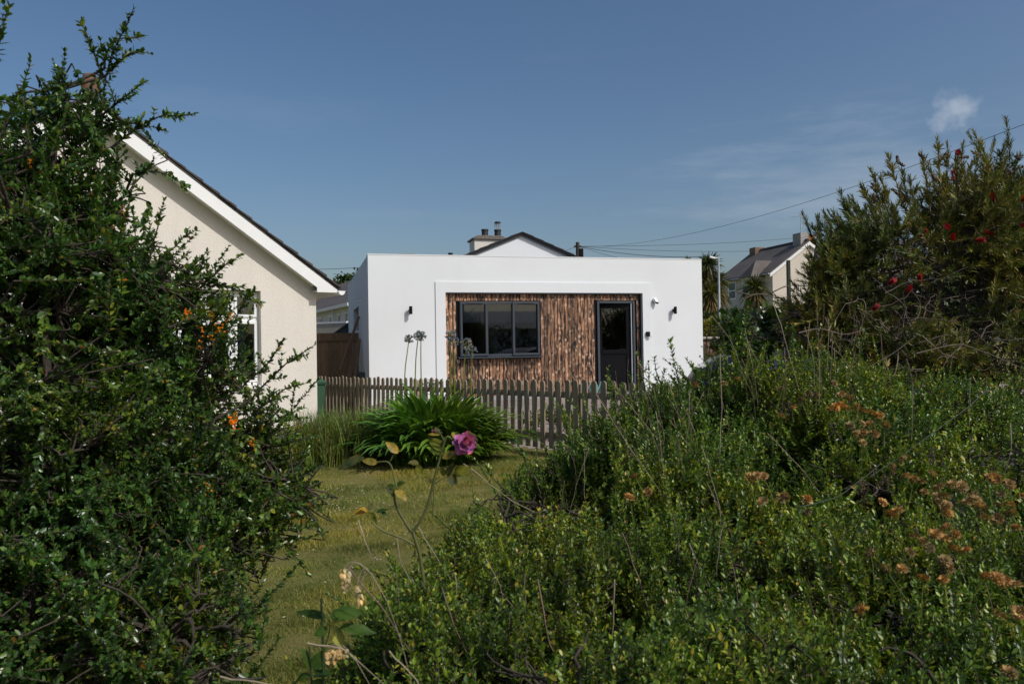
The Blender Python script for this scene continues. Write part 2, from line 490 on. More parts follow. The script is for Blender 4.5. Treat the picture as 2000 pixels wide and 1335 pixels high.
leafy('barberry_leaf', [(0, (.035, .085, .020)), (.5, (.065, .145, .028)), (.86, (.125, .215, .034)), (.97, (.20, .22, .03)), (1, (.26, .09, .02))], .33, .22, .6, 5.0)
leafy('hedge_leaf', [(0, (.052, .115, .019)), (.45, (.118, .215, .027)), (.80, (.220, .315, .035)), (.97, (.37, .40, .055)), (1, (.40, .26, .07))], .38, .20, .45, 4.5)
leafy('bottlebrush_leaf', [(0, (.075, .105, .032)), (.55, (.145, .185, .048)), (.85, (.24, .255, .06)), (1, (.27, .13, .07))], .45, .15, .4, 3.0)
leafy('strap_leaf', [(0, (.075, .16, .026)), (.6, (.125, .24, .036)), (1, (.20, .31, .055))], .33, .22, .5, 1.5)
m = MATS['strap_leaf']
leafy('long_grass', [(0, (.095, .16, .036)), (.6, (.17, .23, .055)), (.85, (.25, .26, .075)), (1, (.28, .21, .11))], .55, .25, .3, 3)
leafy('lawn_blade', [(0, (.10, .15, .026)), (.5, (.22, .245, .046)), (.8, (.33, .285, .085)), (1, (.45, .37, .16))], .6, .2, .25, 1.3)
leafy('big_leaf', [(0, (.045, .095, .02)), (1, (.085, .145, .028))], .35, .15, .5)
leafy('yellow_leaf', [(0, (.12, .15, .02)), (.6, (.24, .24, .03)), (1, (.32, .26, .04))], .5, .3, .4)
leafy('dark_tree_leaf', [(0, (.022, .045, .014)), (1, (.05, .085, .02))], .6, .1, .3)
leafy('palm_leaf', [(0, (.035, .055, .02)), (.7, (.07, .10, .035)), (1, (.12, .13, .05))], .5, .15, .4)
leafy('dead_palm_leaf', [(0, (.10, .085, .05)), (1, (.19, .16, .10))], .8, .1, .2)
leafy('rose_leaf', [(0, (.07, .10, .02)), (.5, (.12, .145, .028)), (1, (.19, .19, .035))], .7, .3, .15, 60)
leafy('rose_leaf_yellow', [(0, (.22, .17, .025)), (.6, (.34, .25, .045)), (1, (.30, .20, .07))], .5, .25, .3, 60)
leafy('rose_leaf_dark', [(0, (.05, .062, .022)), (1, (.085, .090, .032))], .65, .15, .2, 60)
leafy('broad_leaf', [(0, (.035, .080, .016)), (1, (.055, .110, .022))], .55, .25, .2, 20)
leafy('broad_leaf_pale', [(0, (.22, .26, .07)), (1, (.26, .29, .09))], .5, .25, .4, 30)
leafy('rose_petal', [(0, (.38, .05, .25)), (.5, (.55, .13, .40)), (1, (.70, .30, .57))], .55, .25, .3, 60)
leafy('red_stamen', [(0, (.26, .010, .022)), (1, (.46, .03, .055))], .6, .2, .3, 20)
leafy('orange_flower', [(0, (.55, .17, .008)), (1, (.80, .33, .02))], .6, .3, .3, 20)
leafy('lilac_petal', [(0, (.20, .20, .36)), (.6, (.34, .34, .50)), (1, (.24, .28, .16))], .6, .25, .3, 20)
leafy('dry_flower', [(0, (.25, .135, .06)), (.5, (.42, .26, .13)), (1, (.60, .43, .26))], .85, .15, .2, 25)
leafy('pale_husk', [(0, (.56, .46, .34)), (1, (.70, .60, .48))], .7, .35, .3, 50)
leafy('daisy_white', [(0, (.75, .75, .72)), (1, (.82, .82, .8))], .7, .2, .3)
leafy('purple_spent', [(0, (.07, .05, .06)), (1, (.16, .13, .17))], .8, .1, .2, 10)
leafy('red_berry_leaf', [(0, (.12, .03, .015)), (1, (.22, .06, .02))], .5, .1, .3)
rng = np.random.default_rng(11)
# ------------------------------------------------------------------ ground
def sheet(name, xs, ys, mat, dz=0.0, parent=None, keep=None):
    X, Y = np.meshgrid(xs, ys)
    Z = ground_z(X, Y) + dz
    V = np.stack([X, Y, Z], -1).reshape(-1, 3)
    nx = len(xs)
    idx = np.arange(nx * len(ys)).reshape(len(ys), nx)
    Fq = np.stack([idx[:-1, :-1], idx[:-1, 1:], idx[1:, 1:], idx[1:, :-1]], -1).reshape(-1, 4)
    if keep is not None:
        cx = V[Fq].mean(1); Fq = Fq[keep(cx[:, 0], cx[:, 1])]
    return add_geo(name, (V, Fq), MATS[mat], parent, smooth=True)

xs = np.concatenate([np.linspace(-900, -40, 12), np.linspace(-30, 30, 121), np.linspace(40, 900, 12)])
ys = np.concatenate([np.linspace(-300, -12, 6), np.linspace(-8, 30, 96), np.linspace(32, 80, 20), np.linspace(100, 1500, 12)])
tag(sheet('ground', xs, ys, 'lawn_turf'), kind='structure')

# ------------------------------------------------------------------ white flat-roofed house
TH = math.atan2(.26, .966)
WB = at(722, 770, 16.5); BASE = 0.36; WB[2] = BASE
wr_, wnv = np.array((math.cos(TH), math.sin(TH), 0)), np.array((math.sin(TH), -math.cos(TH), 0))
def fac(px, py, depth=0.0):
    p = hit(px, py, WB - wnv * depth, wnv); d = p - WB
    return float(np.dot(d, wr_)), float(p[2] - BASE)
WW = fac(1370, 508)[0]; WH = 0.5 * (fac(722, 497)[1] + fac(1370, 508)[1]); WD = 7.4
house = thing('flat_roofed_house', 'white rendered flat-roofed house with scorched timber front and grey window', 'house', WB, TH)
cx0, cz1 = fac(870, 571); cx1 = fac(1254, 572)[0]
tx0, tz1 = fac(850, 550); tx1 = fac(1270, 553)[0]
RC = 0.07                                                        # cladding set back
M = MATS
w = MB()
w.box(0, cx0, 0, .32, -.5, WH); w.box(cx1, WW, 0, .32, -.5, WH); w.box(cx0, cx1, 0, .32, cz1, WH); w.box(cx0, cx1, 0, .32, -.5, -.02)
w.build('front_wall', M['white_render'], house)
# side wall on the left with a small window opening
def sidew(px, py):
    nl = -wr_
    p = hit(px, py, WB, nl); d = p - WB
    return float(np.dot(d, -wnv)), float(p[2] - BASE)
sy0, sz1 = sidew(700.5, 604); sy1, sz0 = sidew(691, 648)
if sy0 > sy1: sy0, sy1 = sy1, sy0
sz1 = max(sz1, sz0 + .6)
w = MB()
w.box(0, .3, .322, sy0, -.5, WH - .004); w.box(0, .3, sy1, WD, -.5, WH - .004); w.box(0, .3, sy0, sy1, sz1, WH - .004); w.box(0, .3, sy0, sy1, -.5, sz0)
w.build('side_wall', M['white_render'], house)
sw = box('side_window', M['anthracite'], house, .10, .16, sy0 + .002, sy1 - .002, sz0 + .002, sz1 - .002)
MB().box(.092, .098, sy0 + .08, sy1 - .08, sz0 + .08, sz1 - .08).build('pane', M['far_glass'], sw)
box('side_wall', M['white_render'], house, WW - .3, WW, .322, WD, -.5, WH - .004)
box('back_wall', M['white_render'], house, 0, WW, WD, WD + .3, -.5, WH - .008)
box('roof', M['slate'], house, .301, WW - .301, .322, WD - .002, WH - .34, WH - .16)
box('floor', M['interior_floor'], house, .301, WW - .301, .322, WD - .002, -.3, -.02)
box('inner_wall', M['interior_wall'], house, .31, WW - .31, 3.6, 3.75, -.018, WH - .345)
# raised render band round the cladding
w = MB(); w.box(tx0, cx0 - .002, -.022, -.001, -.45, tz1); w.box(cx1 + .002, tx1, -.022, -.001, -.45, tz1); w.box(cx0 - .002, cx1 + .002, -.022, -.001, cz1 + .002, tz1)
w.build('render_band', M['white_render'], house)
cp = MB(); cp.box(-.005, WW + .005, -.006, .335, WH + .001, WH + .022)
cp.build('coping', M['white_plastic'], house)
# thin metal bead along the cladding opening and the parapet
box('drip_bead', M['anthracite'], house, cx0, cx1, -.010, RC - .004, cz1 - .022, cz1 - .001)
box('side_bead', M['anthracite'], house, cx1 - .035, cx1 - .001, -.008, RC, -.02, cz1 - .024)
# backing behind the boards, with the openings left free
wx0, wz1 = fac(898, 588); wx1, wz0 = fac(1057, 694)
dx0, dz1 = fac(1168, 587); dx1, _ = fac(1242, 588); dz0 = 0.0
bk = MB()
y0, y1 = RC + .03, .318
bk.box(cx0 + .001, wx0, y0, y1, -.02, cz1 - .001); bk.box(wx0, wx1, y0, y1, wz1, cz1 - .001); bk.box(wx0, wx1, y0, y1, -.02, wz0)
bk.box(wx1, dx0, y0, y1, -.02, cz1 - .001); bk.box(dx0, dx1, y0, y1, dz1, cz1 - .001); bk.box(dx1, cx1 - .001, y0, y1, -.02, cz1 - .001)
bk.build('cladding_batten', M['black_metal'], house)
# boards, one by one
nb = 57; step = (cx1 - .037 - cx0 - .004) / nb
boards = {}
def board(x, wd, z0, z1):
    key = (round(wd, 3), round(z1 - z0, 2))
    if key not in boards:
        boards[key] = MB().box(0, wd, 0, .022, 0, z1 - z0).mesh('board', M['scorched_wood'], bevel=.003)
    o = link(bpy.data.objects.new('board', boards[key]), house)
    o.location = (x, RC + float(rng.uniform(-.008, .006)), z0)
for i in range(nb):
    xa = cx0 + .004 + i * step; xb = xa + step - .012
    segs = [(-.015, cz1 - .026)]
    if xb > wx0 - .01 and xa < wx1 + .01: segs = [(-.015, wz0 - .055), (wz1 + .012, cz1 - .026)]
    if xb > dx0 - .01 and xa < dx1 + .01: segs = [(dz1 + .012, cz1 - .026)]
    # boards beside an opening are trimmed to it
    a, b = xa, xb
    for o0, o1 in ((wx0 - .006, wx1 + .006), (dx0 - .006, dx1 + .006)):
        if len(segs) == 1 and segs[0][0] < 0:
            if a < o0 < b: b = o0
            if a < o1 < b: a = o1
    for z0, z1 in segs:
        board(a, b - a, z0, z1)
# window
win = thing('window', None, None); win.parent = house
for k in ('label', 'category'):
    if k in win: del win[k]
win.location = (wx0, RC - .012, wz0); win.name = 'window'
ww, wh = wx1 - wx0, wz1 - wz0
fr = MB(); t = .052
fr.box(0, ww, 0, .07, 0, t); fr.box(0, ww, 0, .07, wh - t, wh); fr.box(0, t, 0, .07, t, wh - t); fr.box(ww - t, ww, 0, .07, t, wh - t)
m1, m2 = ww * .335, ww * .658
fr.box(m1 - .025, m1 + .025, 0, .07, t, wh - t); fr.box(m2 - .025, m2 + .025, 0, .07, t, wh - t)
fr.build('frame', M['anthracite'], win, bevel=.004)
def casement(x0, x1, z0, z1, y, prt, tt=.05):
    c = MB(); c.box(x0, x1, y, y + .05, z0, z0 + tt); c.box(x0, x1, y, y + .05, z1 - tt, z1); c.box(x0, x0 + tt, y, y + .05, z0 + tt, z1 - tt); c.box(x1 - tt, x1, y, y + .05, z0 + tt, z1 - tt)
    return c.build('casement', M['anthracite'], prt, bevel=.005)
casement(.012, m1 + .012, .014, wh - .014, -.030, win); casement(m2 - .012, ww - .012, .014, wh - .014, -.030, win)
for x0, x1, a, b in ((.064, m1 - .04, .064, wh - .064), (m1 + .026, m2 - .026, .054, wh - .054), (m2 + .04, ww - .064, .064, wh - .064)):
    box('pane', M['window_glass'], win, x0 - .004, x1 + .004, .030, .036, a - .004, b + .004)
for x0, x1 in ((.075, m1 - .05), (m2 + .05, ww - .075)):
    MB().box(x0 + .08, x1 - .06, -.045, -.031, wh - .052, wh - .030).build('trickle_vent', M['anthracite'], win, bevel=.004)
MB().prism([(-.13, -.035), (.06, -.022), (.06, .0), (-.13, -.018)], -.05, ww + .05, 'yz').build('sill', M['anthracite'], win)
bl = .33 * wh
for x0, x1 in ((.06, m1 - .03), (m1 + .03, m2 - .03), (m2 + .03, ww - .06)):
    box('blind', M['blind_fabric'], win, x0, x1, .12, .124, wh - .06 - bl, wh - .05)
box('inner_sill', M['white_plastic'], house, wx0, wx1, RC + .062, .55, wz0 - .02, wz0 + .012)
# door, standing a little open inwards, hinged on the right
door_e = bpy.data.objects.new('door', None); link(door_e, house); door_e.location = (dx0, RC - .01, dz0)
dw, dh = dx1 - dx0, dz1 - dz0
fr = MB(); fr.box(0, .055, 0, .11, 0, dh); fr.box(dw - .055, dw, 0, .11, 0, dh); fr.box(.055, dw - .055, 0, .11, dh - .055, dh); fr.box(.055, dw - .055, 0, .13, 0, .03)
fr.build('frame', M['anthracite'], door_e, bevel=.004)
MB().box(dw - .105, dw - .085, .002, .03, .04, dh - .06).build('weather_strip', M['galvanised'], door_e)
leaf = bpy.data.objects.new('door_leaf', None); link(leaf, door_e); leaf.location = (dw - .108, .04, .035); leaf.rotation_euler = (0, 0, R(-16))
lw, lh = dw - .175, dh - .10
lf = MB(); s = .10; zb = .86
lf.box(-lw, -lw + s, 0, .05, 0, lh); lf.box(-s, 0, 0, .05, 0, lh); lf.box(-lw + s, -s, 0, .05, lh - s, lh); lf.box(-lw + s, -s, 0, .05, zb, zb + s); lf.box(-lw + s, -s, 0, .05, 0, .18)
lf.build('leaf_frame', M['black_metal'], leaf, bevel=.004)
box('lower_panel', M['black_metal'], leaf, -lw + s, -s, .015, .035, .18, zb)
box('glazing', M['door_glass'], leaf, -lw + s, -s, .02, .026, zb + s, lh - s)
hd = MB(); hd.tube([(-lw + .05, -.002, 1.0), (-lw + .05, -.05, 1.0), (-lw + .16, -.055, 1.0)], .009, 8); hd.box(-lw + .033, -lw + .067, -.006, .0, .93, 1.09)
hd.build('handle', M['black_metal'], leaf)
# vents showing over the parapet
for px in (789, 807):
    x, z = fac(px, 497)
    tag(box('roof_bracket', M['brown_stone'], house, x - .08, x + .08, .34, .46, WH - .10, WH + .075))
x, z = fac(888, 494); MB().lathe([(.04, -.3), (.04, .06), (.055, .065), (.055, .13)], 12, (x, .5, WH)).build('vent_pipe', M['black_metal'], house)
# hidden little spout on the side wall
yy, zz = sidew(708, 588); MB().tube([(.05, yy, zz), (-.10, yy, zz), (-.13, yy, zz - .03)], .018, 8).build('overflow_pipe', M['white_plastic'], house)

# pitched roof gable standing behind the parapet, with chimney
gY = 4.3
gpx = lambda px, py: fac(px, py, gY)
ga, gz = gpx(1018, 458); gl, glz = gpx(921, 497); gr, grz = gpx(1116, 502)
sl = (gz - .5 * (glz + grz)) / (.5 * (gr - gl))
gab = thing('gabled_roof', 'white gable with dark tiled verges rising behind the white parapet', 'roof', WB, TH)
hw = (gz - WH + .25) / sl
MB().prism([(ga - hw, WH - .255), (ga + hw, WH - .255), (ga, gz)], gY, gY + .2).build('gable_wall', M['white_render'], gab)
for sgn in (-1, 1):
    rf = MB().prism([(ga, gz + .012), (ga + sgn * (hw + .05), gz - sl * (hw + .05) + .012), (ga + sgn * (hw + .05), gz - sl * (hw + .05) + .05), (ga, gz + .05)], gY - .10, gY + .75).build('roof_slope', M['slate'], gab)
    for k in range(int(hw / .3)):
        x0 = k * .30
        MB().prism([(ga + sgn * x0, gz - sl * x0 + .051), (ga + sgn * (x0 + .33), gz - sl * (x0 + .33) + .056), (ga + sgn * (x0 + .33), gz - sl * (x0 + .33) + .086), (ga + sgn * x0, gz - sl * x0 + .066)], gY - .14, gY + .3).build('verge_tile', M['dark_tile'], rf)
    MB().prism([(ga, gz - .006), (ga + sgn * hw, gz - sl * hw - .006), (ga + sgn * hw, gz - sl * hw - .055), (ga, gz - .055)], gY - .03, gY - .003).build('mortar_band', M['interior_wall'], gab)
gab['label'] = 'white gable with dark tiled verges rising behind the white parapet'
cY = 5.2
c0, _ = fac(927, 490, cY); c1, _ = fac(984, 490, cY); ctop = fac(955, 468, cY)[1]; ccap = fac(955, 460, cY)[1]
ch = bpy.data.objects.new('chimney', None); link(ch, gab); ch.location = (0, 0, 0)
box('stack', M['cream_render'], ch, c0, c1, cY, cY + .7, WH - 1.2, ctop)
cap = MB(); cap.prism([(c0 - .06, ctop + .002), (c1 + .06, ctop + .002), (c1 + .06, ctop + .05), (c1 - .06, ccap), (c0 + .10, ccap), (c0 - .06, ctop + .05)], cY - .06, cY + .76)
cap.build('capping', M['stone_cap'], ch, bevel=.01)
for px, tpy, cowl in ((947, 448, False), (972, 433, True)):
    xx, _ = fac(px, 455, cY + .35); zt = fac(px, tpy, cY + .35)[1]; zb_ = ccap - .03
    mid = zt if not cowl else zb_ + (zt - zb_) * .52
    MB().lathe([(.105, zb_), (.095, mid - .05), (.11, mid - .045), (.11, mid), (.07, mid)], 14, (xx, cY + .35, 0)).build('chimney_pot', M['pot_black'], ch, smooth=True)
    if cowl:
        cw = MB()
        for i in range(8):
            a = i * math.pi / 4
            cw.tube([(xx + .07 * math.cos(a), cY + .35 + .07 * math.sin(a), mid), (xx + .085 * math.cos(a), cY + .35 + .085 * math.sin(a), zt - .05)], .010, 5)
        cw.build('cowl_bars', M['steel'], ch)
        MB().lathe([(.09, zt - .05), (.10, zt - .03), (.075, zt), (.02, zt + .005)], 14, (xx, cY + .35, 0)).build('cowl_cap', M['pot_black'], ch, smooth=True)

# fittings on the front wall: each one a thing
def wall_pt(px, py, off=0.0):
    x, z = fac(px, py)
    return Vector(WB) + Vector(wr_) * x + Vector(wnv) * off + Vector((0, 0, z))
for px, py, lab in ((801, 606, 'small black up and down wall light left of the timber front'), (1315, 606, 'small black up and down wall light near the right corner of the house')):
    t_ = thing('wall_light', lab, 'wall light', wall_pt(px, py), TH, 'wall lights on the white house')
    MB().lathe([(.032, -.085), (.036, -.083), (.036, .083), (.032, .085)], 14, (0, -.105, 0)).build('body', M['black_metal'], t_, smooth=True)
    MB().box(-.025, .025, -.072, -.001, -.035, .035).build('bracket', M['black_metal'], t_, bevel=.004)
t_ = thing('security_floodlight', 'round white and black sensor lamp high on the wall right of the door', 'lamp', wall_pt(1277, 588), TH)
MB().box(-.03, .03, -.03, -.001, -.04, .05).build('back_plate', M['black_metal'], t_, bevel=.004)
MB().tube([(0, -.03, .0), (.01, -.06, .02), (.02, -.075, .03)], [.05, .062, .06], 14).build('lamp_head', M['white_plastic'], t_, smooth=True)
MB().tube([(.03, -.03, -.03), (.055, -.10, -.05)], .022, 10).build('sensor', M['black_metal'], t_, smooth=True)
t_ = thing('key_safe', 'small black box on the white wall beside the door at chest height', 'box', wall_pt(1264, 652), TH)
MB().box(-.045, .045, -.075, -.024, -.055, .055).build('case', M['black_metal'], t_, bevel=.008)
MB().box(.0, .07, -.09, -.05, -.066, -.058).build('shelf', M['black_metal'], t_)
# pots on the inner window sill
for k, (px, lab, sz) in enumerate(((964, 'leftmost small clay plant pot on the sill behind the middle pane', 1.0), (974, 'middle small clay plant pot on the sill behind the middle pane', .9), (981, 'rightmost small clay plant pot on the sill behind the middle pane', 1.0))):
    x, z = fac(px, 690, .3)
    t_ = thing('plant_pot', lab, 'plant pot', Vector(WB) + Vector(wr_) * x - Vector(wnv) * .25 + Vector((0, 0, wz0 + .013)), TH, 'pots on the window sill')
    MB().lathe([(.026 * sz, 0), (.036 * sz, .055 * sz), (.040 * sz, .056 * sz), (.040 * sz, .07 * sz), (.03 * sz, .07 * sz)], 12).build('pot', M['terracotta'], t_, smooth=True)
    n = 14; a = rng.uniform(0, 6.28, n); D = np.stack([np.cos(a) * .6, np.sin(a) * .6, rng.uniform(.5, 1.2, n)], -1)
    add_geo('leaves', leaf_geo(np.tile((0, 0, .068 * sz), (n, 1)), D, np.tile((0.05, 0, 1), (n, 1)), rng.uniform(.04, .07, n), np.full(n, .02)), M['broad_leaf_pale'], t_, 'stuff')

# drive, terrace
fdir = np.array((4.174, -5.44, 0)); fdir /= np.linalg.norm(fdir)
def fence_pt(px):
    Y = 11.0 / (1 + .00086 * (px - 1000)); return at(px, 870, Y)
FA, FB = fence_pt(606), fence_pt(1345)
def side_of_fence(x, y):
    return (x - FA[0]) * fdir[1] - (y - FA[1]) * fdir[0]
dr = sheet('gravel_drive', np.linspace(-4.2, 12, 82), np.linspace(8, 22, 71), 'pink_gravel', .006, keep=lambda x, y: (side_of_fence(x, y) < -.15) & (x > -3.4))
tag(dr, kind='structure')
terr = bpy.data.objects.new('terrace', None); link(terr); terr.location = WB; terr.rotation_euler = (0, 0, TH); terr['kind'] = 'structure'
for i in range(9):
    for j in range(2):
        MB().box(cx0 + i * .6 + .004, cx0 + i * .6 + .596, -.05 - j * .6 - .596, -.05 - j * .6, -.045, .012 + float(rng.uniform(-.003, .003))).build('paving_slab', M['paving'], terr, bevel=.004)

# ------------------------------------------------------------------ cream gabled bungalow on the left
HA = math.atan2(2.7, 3.5)
HC = at(620, 800, 13.7); HC[2] = -.08
hr, hn = np.array((math.cos(HA), math.sin(HA), 0)), np.array((math.sin(HA), -math.cos(HA), 0))
def hpl(px, py, off=0.0):
    p = hit(px, py, HC + hn * off, hn); d = p - HC
    return float(np.dot(d, hr)), float(p[2] - HC[2])
OV = .20
r1 = hpl(650, 551, OV); r2 = hpl(322, 299, OV)
SL = (r2[1] - r1[1]) / (r1[0] - r2[0])
ax_ = hpl(178, 400, OV)[0]; az_ = r1[1] + SL * (r1[0] - ax_)
bung = thing('cream_bungalow', 'cream rendered bungalow gable with white bargeboards behind the barberry shrub', 'house', HC, HA)
HW = -ax_ * 2
roofz = lambda x: az_ - SL * abs(x - ax_)
wx1_, wzt = hpl(509, 568); wx0_ = hpl(292, 568)[0]; wzb = hpl(500, 752)[1]
under = .10
def wallpoly(x0, x1, z0):
    ps = [(x0, z0), (x1, z0), (x1, roofz(x1) - under)]
    if x0 < ax_ < x1: ps.append((ax_, roofz(ax_) - under))
    ps.append((x0, roofz(x0) - under)); return ps
w = MB(); PL = .20
w.prism(wallpoly(-HW, wx0_, PL), 0, .3); w.prism(wallpoly(wx1_, 0, PL), 0, .3); w.prism(wallpoly(wx0_, wx1_, wzt), 0, .3)
w.box(wx0_, wx1_, 0, .3, PL, wzb)
w.build('gable_wall', M['cream_render'], bung)
box('side_wall', M['cream_render'], bung, -.3, 0, .301, 9, PL, roofz(0) - under)
box('side_wall', M['cream_render'], bung, -HW, -HW + .3, .301, 9, PL, roofz(-HW) - under)
box('back_wall', M['cream_render'], bung, -HW, 0, 9.001, 9.3, PL, roofz(0) - under)
box('plinth', M['plinth_black'], bung, -HW - .0, 0, .03, 9.2, -.6, PL - .001)
box('inner_wall', M['interior_wall'], bung, -HW + .35, -.35, 3.5, 3.6, PL, 2.5)
for sgn in (-1, 1):
    xe = ax_ + sgn * (abs(ax_) + .33)
    rs = MB().prism([(ax_, az_ - .075), (xe, roofz(xe) - .075), (xe, roofz(xe) - .035), (ax_, az_ - .035)], -OV - .03, 9.4).build('roof_slope', M['dark_tile'], bung)
    n = 15; L = abs(xe - ax_) / n
    for k in range(n):
        a, b = ax_ + sgn * k * L, ax_ + sgn * (k * L + L * 1.12)
        jit = float(rng.uniform(-.008, .008))
        MB().prism([(a, roofz(a) - .034), (b, roofz(b) - .030), (b, roofz(b) + .022 + jit), (a, roofz(a) + jit * .5 - .008)], -OV - .06 + float(rng.uniform(-.01, .01)), .35).build('verge_tile', M['dark_tile'], rs, bevel=.006)
    # bargeboard with boxed end and soffit
    xb = ax_ + sgn * (abs(ax_) + .02)
    MB().prism([(ax_, az_ - .078), (xe - sgn * .02, roofz(xe - sgn * .02) - .078), (xe - sgn * .02, roofz(xb) - .33), (xb - sgn * .09, roofz(xb) - .33), (xb - sgn * .09, roofz(xb - sgn * .09) - .31), (ax_, az_ - .31)], -OV - .022, -OV).build('bargeboard', M['white_plastic'], bung)
    MB().prism([(ax_, az_ - .285), (xb - sgn * .1, roofz(xb - sgn * .1) - .285), (xb - sgn * .1, roofz(xb - sgn * .1) - .270), (ax_, az_ - .270)], -OV + .001, -.001).build('soffit', M['white_plastic'], bung)
    MB().box(min(xb - sgn * .08, xe - sgn * .03), max(xb - sgn * .08, xe - sgn * .03), -OV + .001, 9.3, roofz(xb) - .32, roofz(xb) - .30).build('eaves_soffit', M['white_plastic'], bung)
    gx = xe + sgn * .05
    prof = [(gx + .06 * math.cos(t), roofz(xe) - .10 + .06 * math.sin(t)) for t in np.linspace(math.pi, 2 * math.pi, 9)]
    MB().prism(prof + [(gx + .07, roofz(xe) - .10), (gx + .07, roofz(xe) - .085), (gx - .07, roofz(xe) - .085), (gx - .07, roofz(xe) - .10)], -OV - .05, 9.3).build('gutter', M['white_plastic'], bung)
MB().tube([(-.0 + .19, .35, roofz(0) - .25), (.10, .42, roofz(0) - .42), (.06, .42, roofz(0) - .6), (.06, .42, .0)], .034, 10).build('downpipe', M['white_plastic'], bung)
MB().tube([(ax_, -OV - .08, az_ + .02), (ax_, 9.4, az_ + .02)], .085, 10).build('ridge_tile', M['dark_tile'], bung)
tv = MB().tube([(ax_ + .1, 1.2, az_), (ax_ + .1, 1.2, az_ + .62)], .016, 8); tv.build('aerial_mast', M['galvanised'], bung)
MB().lathe([(.11, -.02), (.13, .12), (.09, .25), (.03, .28)], 14, (ax_ + .02, -.1, az_ + .08)).build('ridge_end', M['red_tile'], bung, smooth=True)
# white window in the gable
winb = bpy.data.objects.new('window', None); link(winb, bung); winb.location = (wx0_, .13, wzb)
w_, h_ = wx1_ - wx0_, wzt - wzb; t = .055
f = MB(); f.box(0, w_, 0, .07, 0, t); f.box(0, w_, 0, .07, h_ - t, h_); f.box(0, t, 0, .07, t, h_ - t); f.box(w_ - t, w_, 0, .07, t, h_ - t)
nl = 4; lw_ = w_ / nl; tr = h_ * .70
for k in range(1, nl): f.box(k * lw_ - .03, k * lw_ + .03, 0, .07, t, h_ - t)
for k in range(nl): f.box(k * lw_ + (.055 if k == 0 else .03), (k + 1) * lw_ - (.055 if k == nl - 1 else .03), 0, .07, tr - .035, tr + .035)
f.build('frame', M['white_plastic'], winb, bevel=.004)
for k in range(nl):
    a, b = k * lw_ + .03, (k + 1) * lw_ - .03
    for z0, z1 in ((t, tr - .035), (tr + .035, h_ - t)):
        c = MB(); e = .045
        c.box(a, b, -.018, .03, z0, z0 + e); c.box(a, b, -.018, .03, z1 - e, z1); c.box(a, a + e, -.018, .03, z0 + e, z1 - e); c.box(b - e, b, -.018, .03, z0 + e, z1 - e)
        c.build('casement', M['white_plastic'], winb, bevel=.004)
        box('pane', M['window_glass'], winb, a + e - .005, b - e + .005, .012, .018, z0 + e - .005, z1 - e + .005)
box('sill', M['white_plastic'], winb, -.05, w_ + .05, -.18, .07, -.05, -.001)
# curtains: pleated
for x0, x1 in ((w_ - .50, w_ - .16), (.1, .5)):
    n = 40; xx = np.linspace(x0, x1, n); yy_ = .20 + .022 * np.sin(np.linspace(0, 6 * np.pi, n))
    P = np.stack([np.stack([xx, yy_, np.full(n, .02)], -1), np.stack([xx, yy_, np.full(n, h_ - .05)], -1)], 1)
    V = P.reshape(-1, 3); q = np.arange(n - 1)[:, None] * 2 + np.array([[0, 2, 3, 1]])
    add_geo('curtain', (V, q), M['blind_fabric'], winb, smooth=True)

# ------------------------------------------------------------------ picket fence
fence = thing('picket_fence', 'weathered grey-green picket fence with round tops between lawn and drive', 'fence', (FA[0], FA[1], 0), math.atan2(fdir[1], fdir[0]))
FLn = float(np.linalg.norm((FB - FA)[:2]))
def picket_mesh(h, wdt=.088, th=.02):
    a = [(wdt / 2 * math.cos(t), h - wdt / 2 + wdt / 2 * math.sin(t)) for t in np.linspace(0, math.pi, 9)]
    return MB().prism([(-wdt / 2, 0), (wdt / 2, 0)] + a, 0, th).mesh('picket', M['picket_wood'])
pmesh = [picket_mesh(.90 + .006 * k) for k in range(4)]
sp_ = .167; npk = int(FLn / sp_)
# local +y of the fence points away from the drive side towards +normal; viewer stands on local -y
def f_base(s):
    p = FA + fdir * s; return float(ground_z(p[0], p[1]))
def f_top(s):          # the fence top runs straight, slightly rising to the right
    return .905 + (1.01 - .905) * s / FLn
for i in range(npk + 1):
    s = i * sp_ + float(rng.uniform(-.008, .008))
    o = link(bpy.data.objects.new('picket', pmesh[int(rng.integers(0, 4))]), fence)
    o.location = (s, -.022, f_top(s) - .915 + float(rng.uniform(-.008, .008)))
    o.rotation_euler = (float(rng.normal(0, .008)), float(rng.normal(0, .010)), float(rng.normal(0, .03)))
for dz in (-.19, -.74):
    MB().add([(0, 0, f_top(0) + dz - .04), (0, .04, f_top(0) + dz - .04), (0, .04, f_top(0) + dz + .04), (0, 0, f_top(0) + dz + .04),
              (FLn, 0, f_top(FLn) + dz - .04), (FLn, .04, f_top(FLn) + dz - .04), (FLn, .04, f_top(FLn) + dz + .04), (FLn, 0, f_top(FLn) + dz + .04)],
             [(0, 1, 2, 3), (7, 6, 5, 4), (0, 4, 5, 1), (1, 5, 6, 2), (2, 6, 7, 3), (3, 7, 4, 0)]).build('rail', M['picket_wood'], fence)
for s in np.arange(.3, FLn, 2.05):
    MB().box(s - .045, s + .045, .041, .131, f_base(s) - .3, f_top(s) - .05).build('post', M['picket_wood'], fence, bevel=.006)

